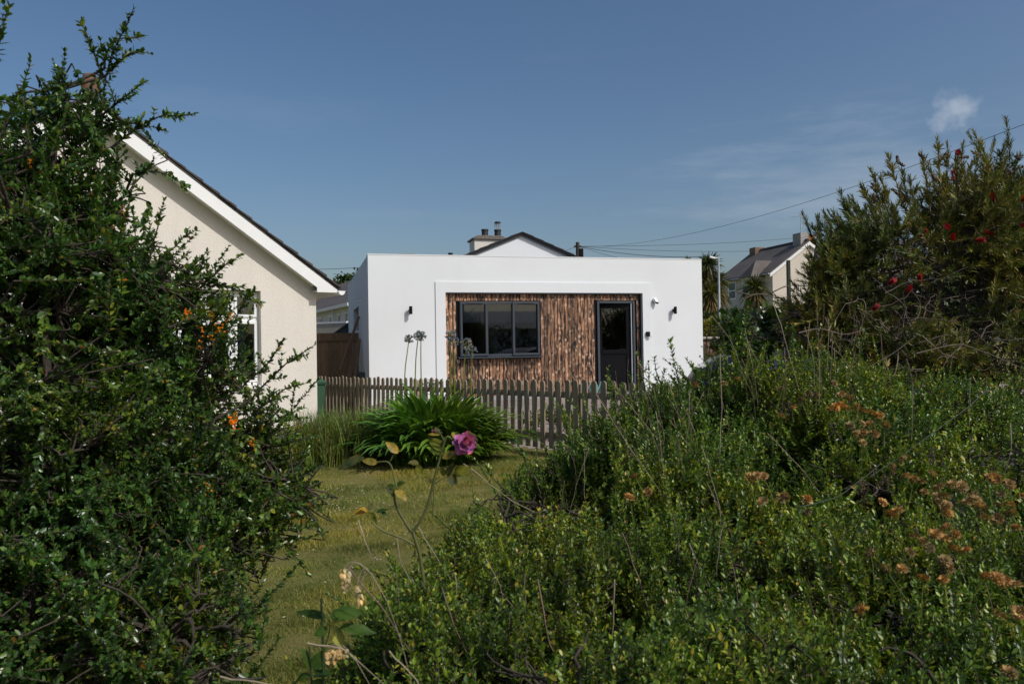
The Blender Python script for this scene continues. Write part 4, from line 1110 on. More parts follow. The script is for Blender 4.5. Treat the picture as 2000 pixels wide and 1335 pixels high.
def grow(root, seed, base, ells, nsec, ntwig, tlen, leaf, leaf_mat, twig_mat, up=.5, lo=.55, shoots=(), limb_r=.022, twig_r=.0022, outw=.8,
         foliage='foliage', branches='branches', cull=None, gap=-9.0, rough=.0, nfreq=7.0, longs=.0):
    rng = np.random.default_rng(seed)
    base = np.asarray(base, float)
    tubes, nodes = [], [base + (0, 0, .05)]
    # limbs to the middle of each mass
    for e in ells:
        c = np.asarray(e[0], float); b = base + np.array((*rng.normal(0, .06, 2), -.06))
        if c[2] < .25: c = c * np.array((1, 1, 0)) + np.array((0, 0, .25))
        mid = (b + c) / 2 + rng.normal(0, .12, 3) + np.array((0, 0, -.08)); mid[2] = max(mid[2], .1)
        P = bez(b[None], mid[None], c[None], 9); P[:, 1:-1] += rng.normal(0, .007, (1, 7, 3))
        tubes.append((P, np.linspace(limb_r, limb_r * .45, 9)[None])); nodes += list(P[0, 2:])
    nodes = np.array(nodes)
    S, c, r = sample_ells(rng, ells, nsec, .25, .8)
    S[:, 2] = np.maximum(S[:, 2], .06)
    k = nearest(S, nodes, 3.0); b = nodes[k]
    mid = (b + S) / 2 + rng.normal(0, .05, S.shape) + np.array((0, 0, .03))
    P = bez(b, mid, S, 8); P[:, 1:-1] += rng.normal(0, .005, (nsec, 6, 3))
    tubes.append((P, np.linspace(limb_r * .42, limb_r * .16, 8)[None].repeat(nsec, 0)))
    nod2 = np.concatenate([nodes, P[:, 2:].reshape(-1, 3)])
    T, c, r = sample_ells(rng, ells, ntwig, lo, 1.0)
    T = c + (T - c) * (1 + rough * wav(T, nfreq * 1.3, seed + 1))[:, None]
    ok = T[:, 2] > ground_z(T[:, 0], T[:, 1]) + .04
    ok &= wav(T, nfreq, seed + 2) > gap
    if cull is not None: ok &= ~cull(T)
    T, c, r = T[ok], c[ok], r[ok]; n = len(T)
    out = nrm((T - c) / r ** 2)
    D = nrm(out * outw + np.array((0, 0, up)) + rng.normal(0, .38, (n, 3)))
    tl = tlen * rng.uniform(.6, 1.35, n)
    lg = rng.random(n) < longs; tl = np.where(lg, tl * 1.5, tl); T = T + D * (lg * tl * .55)[:, None]
    B0 = T - D * tl[:, None] + rng.normal(0, .02, (n, 3)) - np.array((0, 0, .15)) * tl[:, None]
    mid = (B0 + T) / 2 + nrm(rng.normal(size=(n, 3))) * tl[:, None] * .10
    TW = bez(B0, mid, T, 6)
    k = nearest(B0, nod2, 1.5); b = nod2[k]
    CN = bez(b, (b + B0) / 2 + rng.normal(0, .02, B0.shape), B0, 5)
    tubes.append((CN, np.linspace(twig_r * 1.9, twig_r * 1.25, 5)[None].repeat(n, 0)))
    tubes.append((TW, np.linspace(twig_r * 1.2, twig_r * .5, 6)[None].repeat(n, 0)))
    TWS = [TW]
    # hand-placed long shoots, each with side sprigs
    for sh in shoots:
        P0 = np.array([at(*p) for p in sh]); t = np.linspace(0, 1, 10)
        seg = np.concatenate([[0], np.cumsum(np.linalg.norm(np.diff(P0, axis=0), axis=1))]); seg /= seg[-1]
        P = np.stack([np.interp(t, seg, P0[:, i]) for i in range(3)], -1); P[1:-1] += rng.normal(0, .006, (8, 3)); P[1:-1] = (P[:-2] + 2 * P[1:-1] + P[2:]) / 4
        tubes.append((P[None], np.linspace(twig_r * 2.4, twig_r * .6, 10)[None]))
        j = nearest(P[:1], nod2, 0.0)[0]; q = nod2[j]
        if np.linalg.norm(q - P[0]) < .35: tubes.append((bez(q[None], ((q + P[0]) / 2)[None], P[:1], 6), np.linspace(twig_r * 3, twig_r * 2.4, 6)[None]))
        Lt = np.linalg.norm(np.diff(P, axis=0), axis=1).sum(); ns = max(2, int(Lt / .055))
        TWS.append(np.stack([np.stack([np.interp(np.linspace(a, bb, 6), np.arange(10), P[:, i]) for i in range(3)], -1) for a, bb in ((0, 4.5), (4.5, 9))]))
        f = rng.uniform(.5, 8.4, ns); i0 = f.astype(int); Q = P[i0] + (P[i0 + 1] - P[i0]) * (f - i0)[:, None]; tg = nrm(P[i0 + 1] - P[i0])
        d = nrm(tg * .9 + nrm(rng.normal(size=(ns, 3))) * .8 + np.array((0, 0, .25))); ln = tlen * .45 * (1 - f / 12) * rng.uniform(.5, 1.2, ns)
        E = Q + d * ln[:, None]; SP = bez(Q, (Q + E) / 2 + rng.normal(0, .004, E.shape), E, 6)
        tubes.append((SP, np.linspace(twig_r, twig_r * .5, 6)[None].repeat(ns, 0))); TWS.append(SP)
    geo = []
    for i, tw in enumerate(TWS):
        P, Dd, N, L, W = leaves_on(rng, tw, .12 if i else leaf.get('start', .15), leaf['spacing'], leaf['whorl'], leaf['len'], leaf['wid'], leaf.get('open', 1.0), leaf.get('upn', .4), leaf.get('taper', .35))
        geo.append(leaf_geo(P, Dd, N, L, W, leaf.get('fold', .35), leaf.get('curve', .1)))
    g = join_geo(geo)
    add_geo(branches, join_geo([tube_geo(a, b_, 5 if a.shape[0] < 4 else 4) for a, b_ in tubes]), MATS[twig_mat], root, smooth=True)
    add_geo(foliage, g, MATS[leaf_mat], root, 'stuff')
    return TW, nod2

def E(px, py, Y, rx, ry, rz, wt=None):
    e = [at(px, py, Y), np.array((rx, ry, rz))]
    if wt is not None: e.append(wt)
    return tuple(e)

# ---- barberry on the left
bb = at(170, 1335, 2.9); bb[2] = float(ground_z(bb[0], bb[1]))
bar = thing('barberry_shrub', 'tall dark glossy barberry shrub with small orange flowers filling the left edge', 'shrub', (0, 0, 0))
ells = [E(50, 340, 2.8, .38, .45, .38), E(190, 440, 2.95, .28, .35, .30), E(30, 620, 2.7, .40, .45, .42), E(250, 640, 3.1, .46, .45, .40), E(395, 720, 3.25, .27, .4, .26),
        E(300, 860, 3.1, .55, .5, .34), E(505, 880, 3.2, .25, .35, .28), E(540, 960, 3.1, .14, .25, .12, .05), E(60, 900, 2.7, .48, .5, .42), E(20, 1070, 2.65, .42, .5, .40), E(230, 1080, 2.75, .50, .5, .40), E(420, 1010, 2.95, .34, .4, .28),
        E(60, 1230, 2.5, .52, .5, .42), E(330, 1250, 2.45, .34, .4, .30), E(110, 200, 2.75, .20, .3, .18, .05), E(310, 545, 3.0, .22, .3, .22, .09), E(90, 480, 2.6, .36, .35, .34), E(130, 760, 2.75, .40, .4, .30)]
Y_ = 2.85
sh = [[(185, 330, Y_), (203, 215, Y_), (205, 135, Y_), (262, 14, Y_ - .1)], [(203, 150, Y_), (170, 80, Y_), (160, 32, Y_)], [(204, 150, Y_), (245, 105, Y_), (300, 107, Y_)], [(204, 135, Y_), (215, 85, Y_), (283, 70, Y_)],
      [(200, 225, Y_), (250, 180, Y_ - .05), (290, 157, Y_ - .1)], [(205, 260, Y_), (250, 240, Y_), (330, 258, Y_)], [(215, 290, Y_), (290, 235, Y_), (382, 222, Y_ - .1)], [(260, 340, Y_ + .1), (310, 330, Y_), (372, 367, Y_)],
      [(290, 520, Y_ + .2), (310, 440, Y_ + .2), (322, 385, Y_ + .2)], [(300, 530, Y_ + .2), (350, 470, Y_ + .2), (378, 450, Y_ + .2)], [(330, 560, Y_ + .25), (370, 530, Y_ + .2), (405, 490, Y_ + .2)], [(360, 600, Y_ + .25), (400, 550, Y_ + .2), (478, 495, Y_ + .15)],
      [(410, 560, Y_ + .25), (450, 560, Y_ + .2), (510, 595, Y_ + .15)], [(470, 760, Y_ + .3), (520, 715, Y_ + .3), (557, 660, Y_ + .3)], [(490, 780, Y_ + .3), (540, 730, Y_ + .3), (617, 672, Y_ + .25)], [(500, 800, Y_ + .3), (560, 760, Y_ + .3), (607, 745, Y_ + .3)],
      [(520, 870, Y_ + .3), (580, 860, Y_ + .3), (622, 850, Y_ + .3)], [(520, 930, Y_ + .3), (580, 930, Y_ + .25), (632, 905, Y_ + .25)], [(500, 980, Y_ + .2), (570, 985, Y_ + .2), (640, 970, Y_ + .2)],
      [(60, 300, Y_ - .3), (45, 180, Y_ - .3), (60, 110, Y_ - .3)], [(100, 260, Y_), (110, 180, Y_), (125, 120, Y_)], [(-30, 260, 2.3), (-15, 120, 2.2), (20, 10, 2.2)], [(-30, 330, 2.4), (10, 250, 2.4), (40, 170, 2.4)],
      [(400, 1180, 2.5), (450, 1170, 2.5), (500, 1190, 2.5)], [(330, 640, Y_), (430, 600, Y_ + .1), (480, 640, Y_ + .1)], [(400, 700, Y_ + .2), (450, 640, Y_ + .2), (500, 560, Y_ + .2)]]
grow(bar, 5, bb, ells, 140, 5400, .21, dict(spacing=.0135, whorl=3, len=.0275, wid=.0148, open=1.2, start=.05, fold=.25, upn=.7), 'barberry_leaf', 'bark', up=.22, lo=.30, shoots=sh, limb_r=.024, twig_r=.0020, gap=-.36, rough=.12, nfreq=12.0, longs=.05)
# orange flower clusters: little hanging bunches
def bunch(rng, parent, name, p, n, spread, rad, mat, droop=1.0):
    P = np.asarray(p) + rng.normal(0, 1, (n, 3)) * np.array((spread, spread, spread * 1.4))
    a = []
    for k in range(3):
        D = nrm(rng.normal(size=(n, 3)))
        a.append(leaf_geo(P - D * rad, D, nrm(rng.normal(size=(n, 3))), np.full(n, 2 * rad), np.full(n, 1.7 * rad), .5, 0))
    return add_geo(name, join_geo(a), MATS[mat], parent)
for px, py, Yb, n in ((366, 612, 2.85, 14), (412, 617, 2.85, 10), (428, 642, 2.8, 14), (414, 662, 2.9, 6), (394, 643, 2.9, 6), (452, 617, 2.85, 8), (456, 818, 2.75, 18), (455, 830, 2.75, 12), (238, 408, 2.7, 8), (408, 950, 2.8, 8), (490, 865, 2.9, 7), (494, 875, 2.9, 7), (393, 672, 2.88, 5), (60, 320, 2.4, 5)):
    bunch(np.random.default_rng(px * 7 + py), bar, 'flower_cluster', at(px, py, Yb * .97), n, .0075, .0040, 'orange_flower')

# ---- low glossy hedge shrubs on the right
hl = dict(spacing=.0120, whorl=3, len=.0235, wid=.0104, open=1.25, start=.0, fold=.25, upn=.8)
def hedge(name_label, seed, base_px, ells, nsec, ntwig, tlen=.17, leaf=hl, shoots=(), mat='hedge_leaf', up=.6, lo=.62):
    b = at(*base_px); b[2] = float(ground_z(b[0], b[1]))
    root = thing('evergreen_shrub', name_label, 'shrub', (0, 0, 0), 0, 'small-leaved evergreen shrubs')
    TW, nod = grow(root, seed, b, ells, nsec, ntwig, tlen, leaf, mat, 'bark', up=up, lo=lo, shoots=shoots, limb_r=.016, twig_r=.0017, outw=.7, gap=-.30, rough=.20, nfreq=8.5, longs=.05)
    return root, TW
far_leaf = dict(hl, spacing=.0145, len=.0270, wid=.0116)
S1, TW1 = hedge('low glossy evergreen shrub filling the bottom centre below the rose', 21, (1000, 1500, 2.2),
      [E(960, 1330, 2.2, .42, .5, .30), E(1120, 1240, 2.3, .42, .5, .36), E(800, 1330, 2.0, .22, .35, .22, .10), E(1150, 1380, 1.7, .5, .35, .24), E(880, 1180, 2.6, .22, .3, .19, .09), E(940, 1090, 2.9, .18, .3, .15, .06)], 70, 6900, .14)
S2, TW2 = hedge('evergreen shrub crowding in front of the right end of the picket fence', 22, (1280, 1250, 3.6),
      [E(1240, 905, 3.7, .40, .5, .32), E(1130, 960, 3.6, .26, .4, .26), E(1060, 1000, 3.4, .22, .35, .20, .12), E(985, 1010, 3.0, .14, .25, .12, .06), E(1340, 875, 3.9, .42, .5, .32), E(1300, 1010, 3.1, .45, .4, .32), E(1160, 1080, 2.9, .36, .35, .22)], 80, 7400, .19, far_leaf, up=.8,
      shoots=[[(1330, 790, 3.6), (1320, 720, 3.6), (1308, 660, 3.6)], [(1260, 760, 3.6), (1250, 700, 3.6), (1243, 690, 3.6)], [(1290, 760, 3.6), (1282, 720, 3.6), (1278, 695, 3.6)], [(1050, 940, 3.4), (1020, 890, 3.4), (1005, 855, 3.4)], [(1080, 900, 3.5), (1050, 850, 3.5), (1025, 838, 3.5)],
              [(1210, 800, 3.6), (1195, 760, 3.6), (1190, 735, 3.6)], [(1000, 970, 3.2), (960, 930, 3.2), (945, 900, 3.2)], [(1350, 800, 3.6), (1355, 740, 3.6), (1350, 705, 3.6)], [(1150, 850, 3.6), (1130, 800, 3.6), (1110, 780, 3.6)]])
S3, TW3 = hedge('evergreen shrub in the middle right below the flowering bottlebrush', 23, (1560, 1250, 3.6),
      [E(1540, 850, 4.0, .48, .5, .38), E(1450, 790, 4.3, .44, .5, .38), E(1660, 860, 3.8, .40, .5, .28), E(1500, 1020, 3.0, .45, .4, .32), E(1700, 960, 3.2, .36, .4, .24), E(1620, 760, 4.6, .42, .4, .24)], 80, 7400, .19, far_leaf,
      shoots=[[(1420, 720, 4.2), (1415, 680, 4.2), (1412, 655, 4.2)], [(1470, 720, 4.2), (1460, 660, 4.2), (1455, 615, 4.2)], [(1550, 740, 4.0), (1555, 680, 4.0), (1548, 640, 4.0)], [(1660, 780, 3.8), (1680, 700, 3.8), (1690, 640, 3.8)], [(1380, 760, 4.0), (1385, 720, 4.0), (1380, 690, 4.0)], [(1760, 830, 3.6), (1770, 780, 3.6), (1790, 745, 3.6)]])
S4, TW4 = hedge('evergreen shrub with spent purple flowers at the lower right edge', 24, (1750, 1500, 2.4),
      [E(1380, 1230, 2.35, .42, .45, .34), E(1620, 1200, 2.35, .42, .45, .32), E(1860, 1230, 2.3, .45, .45, .32), E(1500, 1370, 1.75, .45, .35, .22), E(1850, 1390, 1.75, .45, .35, .22)], 80, 7900, .14)
S5, TW5 = hedge('evergreen shrub in the shade beneath the bottlebrush at the right edge', 25, (1950, 1250, 3.4),
      [E(1900, 930, 3.5, .45, .45, .26), E(2060, 960, 3.4, .40, .45, .30), E(1880, 800, 4.4, .50, .4, .22), E(2050, 800, 4.6, .50, .4, .26), E(1760, 780, 4.9, .45, .4, .22), E(1990, 1060, 2.8, .36, .35, .26)], 60, 4000, .17, far_leaf)
# spent purple flower spikes
def spikes(rng, parent, pts, mat, n=26, ln=.05):
    V = []
    for p in pts:
        d = nrm(np.array((*rng.normal(0, .35, 2), 1))); t = rng.random(n)
        P = p + d * (t * ln)[:, None]; D = nrm(rng.normal(size=(n, 3)) + d * .3)
        V.append(leaf_geo(P, D, np.tile((0, 0, 1.), (n, 1)) + rng.normal(0, .3, (n, 3)), np.full(n, .010), np.full(n, .004)))
    return join_geo(V)
rg = np.random.default_rng(77)
for root, lst, Yq in ((S4, [(1720, 945, 2.6), (1745, 955, 2.6), (1700, 965, 2.6), (1780, 1190, 2.2), (1800, 1205, 2.2), (1770, 1215, 2.2), (1820, 1225, 2.2), (1850, 1190, 2.2), (1750, 1230, 2.1), (1690, 970, 2.6), (1870, 1000, 2.4)], 2.4), (S5, [(1830, 900, 3.0), (1815, 905, 3.0), (1840, 915, 3.0)], 3)):
    for px, py, Yb in lst:
        for k in range(3):
            add_geo('spent_flower', spikes(rg, root, [at(px + rg.normal(0, 8), py + rg.normal(0, 6), Yb)], 'purple_spent'), MATS['purple_spent'], root)
# dry stalks standing out of the shrubs
def stalk(root, pts, r, mat):
    P0 = np.array([at(*p) for p in pts]); K = 8; t = np.linspace(0, 1, K); s = np.linspace(0, 1, len(P0))
    P = np.stack([np.interp(t, s, P0[:, i]) for i in range(3)], -1); P[1:-1] += rg.normal(0, .0013, (K - 2, 3)) + np.sin(np.pi * t[1:-1])[:, None] * rg.normal(0, .008, (1, 3))
    add_geo('dry_stalk', tube_geo(P[None], np.linspace(r * .70, r * .32, K)[None], 5), MATS[mat], root, smooth=True)
fixed = [(S2, (905, 905, 2.2), (985, 975, 2.3), (1090, 1025, 2.4), .0024, 'straw_twig'), (S2, (1192, 742, 3.2), (1280, 855, 3.2), (1300, 1000, 3.0), .003, 'purple_twig'), (S2, (1406, 690, 3.0), (1408, 820, 3.0), (1404, 920, 3.0), .0035, 'straw_twig'),
         (S2, (1165, 770, 2.8), (1225, 870, 2.8), (1290, 960, 2.8), .0022, 'straw_twig'), (S1, (680, 1105, 1.7), (770, 1200, 1.75), (850, 1345, 1.8), .0028, 'purple_twig'), (S1, (862, 1145, 1.9), (890, 1230, 1.9), (940, 1330, 1.9), .0028, 'purple_twig'),
         (S1, (1050, 1130, 1.9), (1070, 1230, 1.9), (1110, 1340, 1.9), .003, 'purple_twig'), (S1, (1025, 1120, 2.0), (1040, 1220, 2.0), (1050, 1330, 2.0), .0022, 'purple_twig'), (S1, (600, 1255, 1.5), (680, 1280, 1.5), (760, 1345, 1.55), .0028, 'straw_twig'), (S1, (760, 1270, 1.6), (800, 1300, 1.6), (830, 1350, 1.6), .0026, 'straw_twig'),
         (S1, (812, 1020, 2.3), (850, 1085, 2.3), (880, 1130, 2.3), .0026, 'straw_twig'), (S1, (700, 1015, 2.0), (720, 1060, 2.0), (730, 1100, 2.0), .0024, 'straw_twig'), (S1, (775, 1050, 2.1), (800, 1110, 2.1), (820, 1150, 2.1), .002, 'straw_twig'),
         (S4, (1215, 1040, 2.2), (1255, 1150, 2.2), (1300, 1290, 2.1), .0032, 'purple_twig'), (S4, (1200, 1130, 2.0), (1195, 1230, 2.0), (1180, 1345, 2.0), .003, 'straw_twig'), (S4, (1370, 870, 2.6), (1400, 980, 2.6), (1420, 1090, 2.5), .0022, 'straw_twig'), (S4, (1380, 940, 2.5), (1440, 1060, 2.5), (1460, 1150, 2.4), .0022, 'purple_twig'),
         (S3, (1498, 845, 2.8), (1560, 910, 2.8), (1600, 960, 2.8), .002, 'straw_twig'), (S3, (1595, 600, 3.4), (1597, 700, 3.4), (1600, 790, 3.3), .0030, 'purple_twig'), (S3, (1582, 624, 3.5), (1579, 660, 3.5), (1577, 700, 3.5), .0026, 'straw_twig'), (S3, (1618, 622, 3.5), (1616, 680, 3.5), (1614, 730, 3.5), .0026, 'straw_twig'), (S3, (1625, 648, 3.5), (1624, 690, 3.5), (1622, 740, 3.5), .0022, 'straw_twig'),
         (S3, (1455, 640, 3.4), (1470, 670, 3.4), (1480, 705, 3.4), .0024, 'straw_twig'), (S3, (1510, 590, 3.6), (1530, 640, 3.5), (1560, 760, 3.4), .0028, 'straw_twig'), (S5, (1973, 826, 2.2), (1966, 870, 2.2), (1960, 930, 2.2), .0024, 'straw_twig'), (S5, (1720, 650, 3.2), (1732, 710, 3.2), (1740, 750, 3.2), .0024, 'purple_twig'), (S5, (1770, 700, 3.0), (1785, 760, 3.0), (1780, 860, 2.9), .0028, 'purple_twig'),
         (S5, (1930, 760, 2.6), (1860, 810, 2.5), (1700, 930, 2.3), .003, 'green_paint'), (S4, (1560, 990, 2.0), (1640, 960, 2.1), (1720, 905, 2.2), .0032, 'green_paint'), (S5, (1895, 745, 3.0), (1894, 790, 3.0), (1893, 830, 3.0), .0022, 'straw_twig'), (S1, (430, 1320, 1.45), (520, 1326, 1.45), (600, 1345, 1.45), .003, 'straw_twig')]
for root, a, b, c, r, mt in fixed: stalk(root, (a, b, c), r, mt)
for k in range(100):
    root, bx = [(S1, (780, 1150, 1150, 1330, 1.9, 2.3)), (S2, (1050, 1380, 800, 1020, 2.9, 3.6)), (S3, (1420, 1680, 720, 980, 3.0, 4.0)), (S4, (1280, 1950, 1050, 1330, 1.9, 2.5)), (S2, (1200, 1400, 760, 1000, 2.8, 3.4))][k % 5]
    px, py = rg.uniform(bx[0], bx[1]), rg.uniform(bx[2], bx[3]); Yb = rg.uniform(bx[4], bx[5]); ln = rg.uniform(50, 150); dx = rg.normal(-18, 26)
    stalk(root, ((px + dx, py - ln, Yb), (px + dx * .4, py - ln * .5, Yb), (px, py + 20, Yb)), rg.uniform(.0012, .0024), ['purple_twig', 'straw_twig', 'purple_twig'][k % 3])

# ---- dry daisy heads: brown discs with a pale ring
def dry_head(rng, open_=True):
    n = 26; a = np.linspace(0, 2 * np.pi, n, endpoint=False) + rng.normal(0, .08, n); G = []
    for rr, zz, ln, tilt in ((.0045, .0, .0075, .55), (.0035, .0015, .0065, 1.1), (.0055, -.0015, .006, -.1)):
        P = np.stack([rr * np.cos(a), rr * np.sin(a), np.full(n, zz)], -1); D = np.stack([np.cos(a), np.sin(a), np.full(n, tilt)], -1) + rng.normal(0, .12, (n, 3))
        G.append(leaf_geo(P, D, np.tile((0, 0, 1.), (n, 1)), ln * rng.uniform(.75, 1.2, n), np.full(n, .0028), .3, .2))
    m = 30; rr = .0045 * np.sqrt(rng.random(m)); aa = rng.uniform(0, 6.28, m); P = np.stack([rr * np.cos(aa), rr * np.sin(aa), np.full(m, -.001)], -1)
    hgt = .004 if open_ else .011
    G.append(leaf_geo(P, rng.normal(0, .3, (m, 3)) + (0, 0, 1), rng.normal(size=(m, 3)), np.full(m, hgt), np.full(m, .0022)))
    return join_geo(G)
heads = [mesh_quads('flower_head', *dry_head(rg, k % 3 != 2), MATS['dry_flower']) for k in range(5)]
def daisy_clump(label, spots, base):
    root = thing('daisy_plant', label, 'plant', (0, 0, 0), 0, 'daisies gone to brown seed heads')
    b = at(*base)
    for px, py, Yb in spots:
        p = at(px, py, Yb * .93)
        o = link(bpy.data.objects.new('flower_head', heads[int(rg.integers(0, 5))]), root)
        o.location = p; o.rotation_euler = (rg.normal(.35, .4), rg.normal(0, .4), rg.uniform(0, 6)); s = rg.uniform(1.1, 1.6); o.scale = (s, s, s)
        q = p + np.array((rg.normal(0, .02), rg.normal(0, .02), -rg.uniform(.05, .09)))
        add_geo('stem', tube_geo(bez(p[None], ((p + q) / 2 + rg.normal(0, .006, 3))[None], q[None], 5), np.full((1, 5), .0011), 4), MATS['long_grass'], root)
    return root
daisy_clump('brown daisy seed heads in a loose patch above the middle of the right side', [(1578, 769, 2.9), (1593, 772, 2.9), (1550, 795, 2.8), (1527, 758, 2.9), (1565, 780, 2.9), (1526, 812, 2.7), (1632, 795, 2.7), (1641, 790, 2.7), (1651, 796, 2.7), (1673, 795, 2.7), (1686, 803, 2.7), (1706, 808, 2.65), (1717, 811, 2.65), (1660, 830, 2.6), (1684, 826, 2.6), (1673, 847, 2.55), (1684, 845, 2.55), (1708, 847, 2.5), (1730, 829, 2.5), (1700, 828, 2.6), (1622, 798, 2.7), (1686, 863, 2.5), (1415, 748, 3.0), (1440, 740, 3.0), (1630, 748, 2.9), (1660, 778, 2.8), (1643, 770, 2.8)], (1650, 1000, 2.8))
daisy_clump('dense patch of brown daisy seed heads near the right edge', [(1764, 897, 2.3), (1745, 913, 2.3), (1785, 935, 2.2), (1770, 928, 2.2), (1822, 925, 2.2), (1800, 940, 2.2), (1834, 950, 2.2), (1805, 960, 2.2), (1845, 968, 2.15), (1833, 980, 2.15), (1850, 985, 2.1), (1725, 980, 2.2), (1740, 1005, 2.1), (1752, 997, 2.1), (1900, 965, 2.2), (1905, 975, 2.15), (1890, 980, 2.15), (1915, 990, 2.1), (1930, 930, 2.3), (1942, 933, 2.3), (1970, 945, 2.2), (1955, 965, 2.2), (1950, 985, 2.1), (1920, 1010, 2.1), (1948, 1012, 2.05), (1975, 1000, 2.1), (1985, 1030, 2.05), (1998, 970, 2.2), (1784, 1047, 2.05), (1805, 1058, 2.0), (1826, 1042, 2.0), (1846, 1050, 2.0), (1866, 1043, 2.0), (1847, 1030, 2.05), (1815, 1070, 2.0), (1777, 1078, 2.0), (1862, 1070, 2.0), (1887, 1073, 2.0), (1846, 1095, 1.95), (1850, 1110, 1.95), (1762, 1110, 1.95), (1730, 1110, 2.0), (1843, 1130, 1.9), (1803, 1128, 1.9), (1830, 968, 2.15), (1880, 950, 2.2), (1860, 945, 2.2), (1972, 985, 2.1), (1850, 1000, 2.1)], (1850, 1250, 2.1))
daisy_clump('few scattered brown daisy seed heads low at the right edge', [(1949, 1128, 1.85), (1962, 1135, 1.85), (1984, 1140, 1.85), (1925, 1125, 1.9), (1952, 1200, 1.75), (1990, 1195, 1.75), (1970, 1312, 1.6), (1680, 1190, 1.8)], (1950, 1330, 1.9))
daisy_clump('few scattered brown daisy seed heads left of the dense patch', [(1527, 972, 2.3), (1577, 975, 2.3), (1535, 968, 2.3), (1577, 1000, 2.2), (1477, 928, 2.5), (1490, 930, 2.5), (1465, 932, 2.5), (1490, 978, 2.3), (1240, 930, 2.6), (1265, 960, 2.5), (1230, 970, 2.5), (1263, 965, 2.5), (1700, 1080, 2.0)], (1530, 1200, 2.3))
# ---- bottlebrush on the right
qb = at(1850, 1000, 6.4); qb[2] = float(ground_z(qb[0], qb[1]))
bot = thing('bottlebrush_shrub', 'large bottlebrush shrub with red brush flowers against the sky on the right', 'shrub', (0, 0, 0))
YB = 6.4
ells = [E(1830, 520, YB, .75, .7, .68), E(1960, 470, YB, .75, .7, .72), E(1700, 560, YB, .45, .6, .42), E(1640, 600, YB - .2, .30, .4, .26), E(1900, 620, YB, .9, .7, .45), E(2120, 560, YB, .8, .7, .8), E(1740, 650, YB - .4, .5, .5, .28), E(1870, 400, YB, .42, .5, .36), E(1720, 460, YB, .50, .5, .34), E(1640, 520, YB, .34, .4, .30), E(1600, 560, YB, .24, .35, .26), E(1575, 620, YB - .1, .20, .35, .22), E(1620, 660, YB - .3, .3, .4, .22), E(2000, 690, YB - .4, .8, .5, .35), E(1800, 700, YB - .5, .6, .4, .26)]
bl_ = dict(spacing=.0105, whorl=3, len=.066, wid=.0090, open=.85, start=.38, fold=.2, upn=.1, taper=.25, curve=.05)
tips = [(1590, 470), (1575, 500), (1600, 530), (1612, 450), (1632, 430), (1655, 420), (1570, 560), (1585, 590), (1665, 385), (1705, 360), (1735, 302), (1800, 298), (1830, 270), (1850, 280), (1880, 280), (1913, 275), (1962, 280), (1993, 300), (1690, 375), (1650, 395), (1720, 345), (1625, 410), (1600, 430), (1585, 440), (1760, 330), (1775, 345), (1925, 320), (1980, 330), (1640, 375), (1870, 300), (1700, 330), (1945, 330), (1680, 355)]
sh = []
rg2 = np.random.default_rng(5)
for px, py in tips:
    cxp, cyp = 1860 + (px - 1860) * .35, 560
    sh.append([(cxp * .45 + px * .55, py + 120, YB), (px * .8 + cxp * .2, py + 55, YB), (px, py, YB)])
TWB, nodB = grow(bot, 31, qb, ells, 190, 5200, .32, bl_, 'bottlebrush_leaf', 'grey_twig', up=.16, lo=.35, shoots=sh, limb_r=.035, twig_r=.0030, outw=1.2, gap=-.38, rough=.12, nfreq=4.5, longs=.12)
# bare grey interior twigs
rq = np.random.default_rng(8)
a = np.array([at(rq.uniform(1650, 2000), rq.uniform(560, 760), YB - rq.uniform(.0, .9)) for _ in range(130)])
d = nrm(rq.normal(size=(130, 3)) * np.array((1, .5, .6))); ln = rq.uniform(.15, .55, (130, 1))
P = bez(a, a + d * ln * .5 + rq.normal(0, .05, a.shape), a + d * ln, 7); P[:, 1:-1] += rq.normal(0, .008, (130, 5, 3))
add_geo('bare_twigs', tube_geo(P, np.linspace(.0036, .0012, 7)[None].repeat(130, 0), 4), MATS['grey_twig'], bot, 'stuff', smooth=True)
for pts in ([(1640, 760), (1690, 720), (1745, 690), (1790, 655)], [(1790, 690), (1850, 675), (1880, 672), (1930, 690), (2000, 720)], [(1880, 672), (1850, 700), (1835, 730)], [(1915, 660), (1925, 640), (1945, 628)], [(1800, 655), (1840, 690), (1870, 700)], [(1560, 650), (1600, 640), (1650, 655), (1700, 640)]):
    P0 = np.array([at(x, y, 5.4) for x, y in pts]); t = np.linspace(0, 1, 9); s = np.linspace(0, 1, len(P0)); P = np.stack([np.interp(t, s, P0[:, i]) for i in range(3)], -1)
    add_geo('bare_branch', tube_geo(P[None], np.linspace(.0055, .002, 9)[None], 6), MATS['grey_twig'], bot, smooth=True)
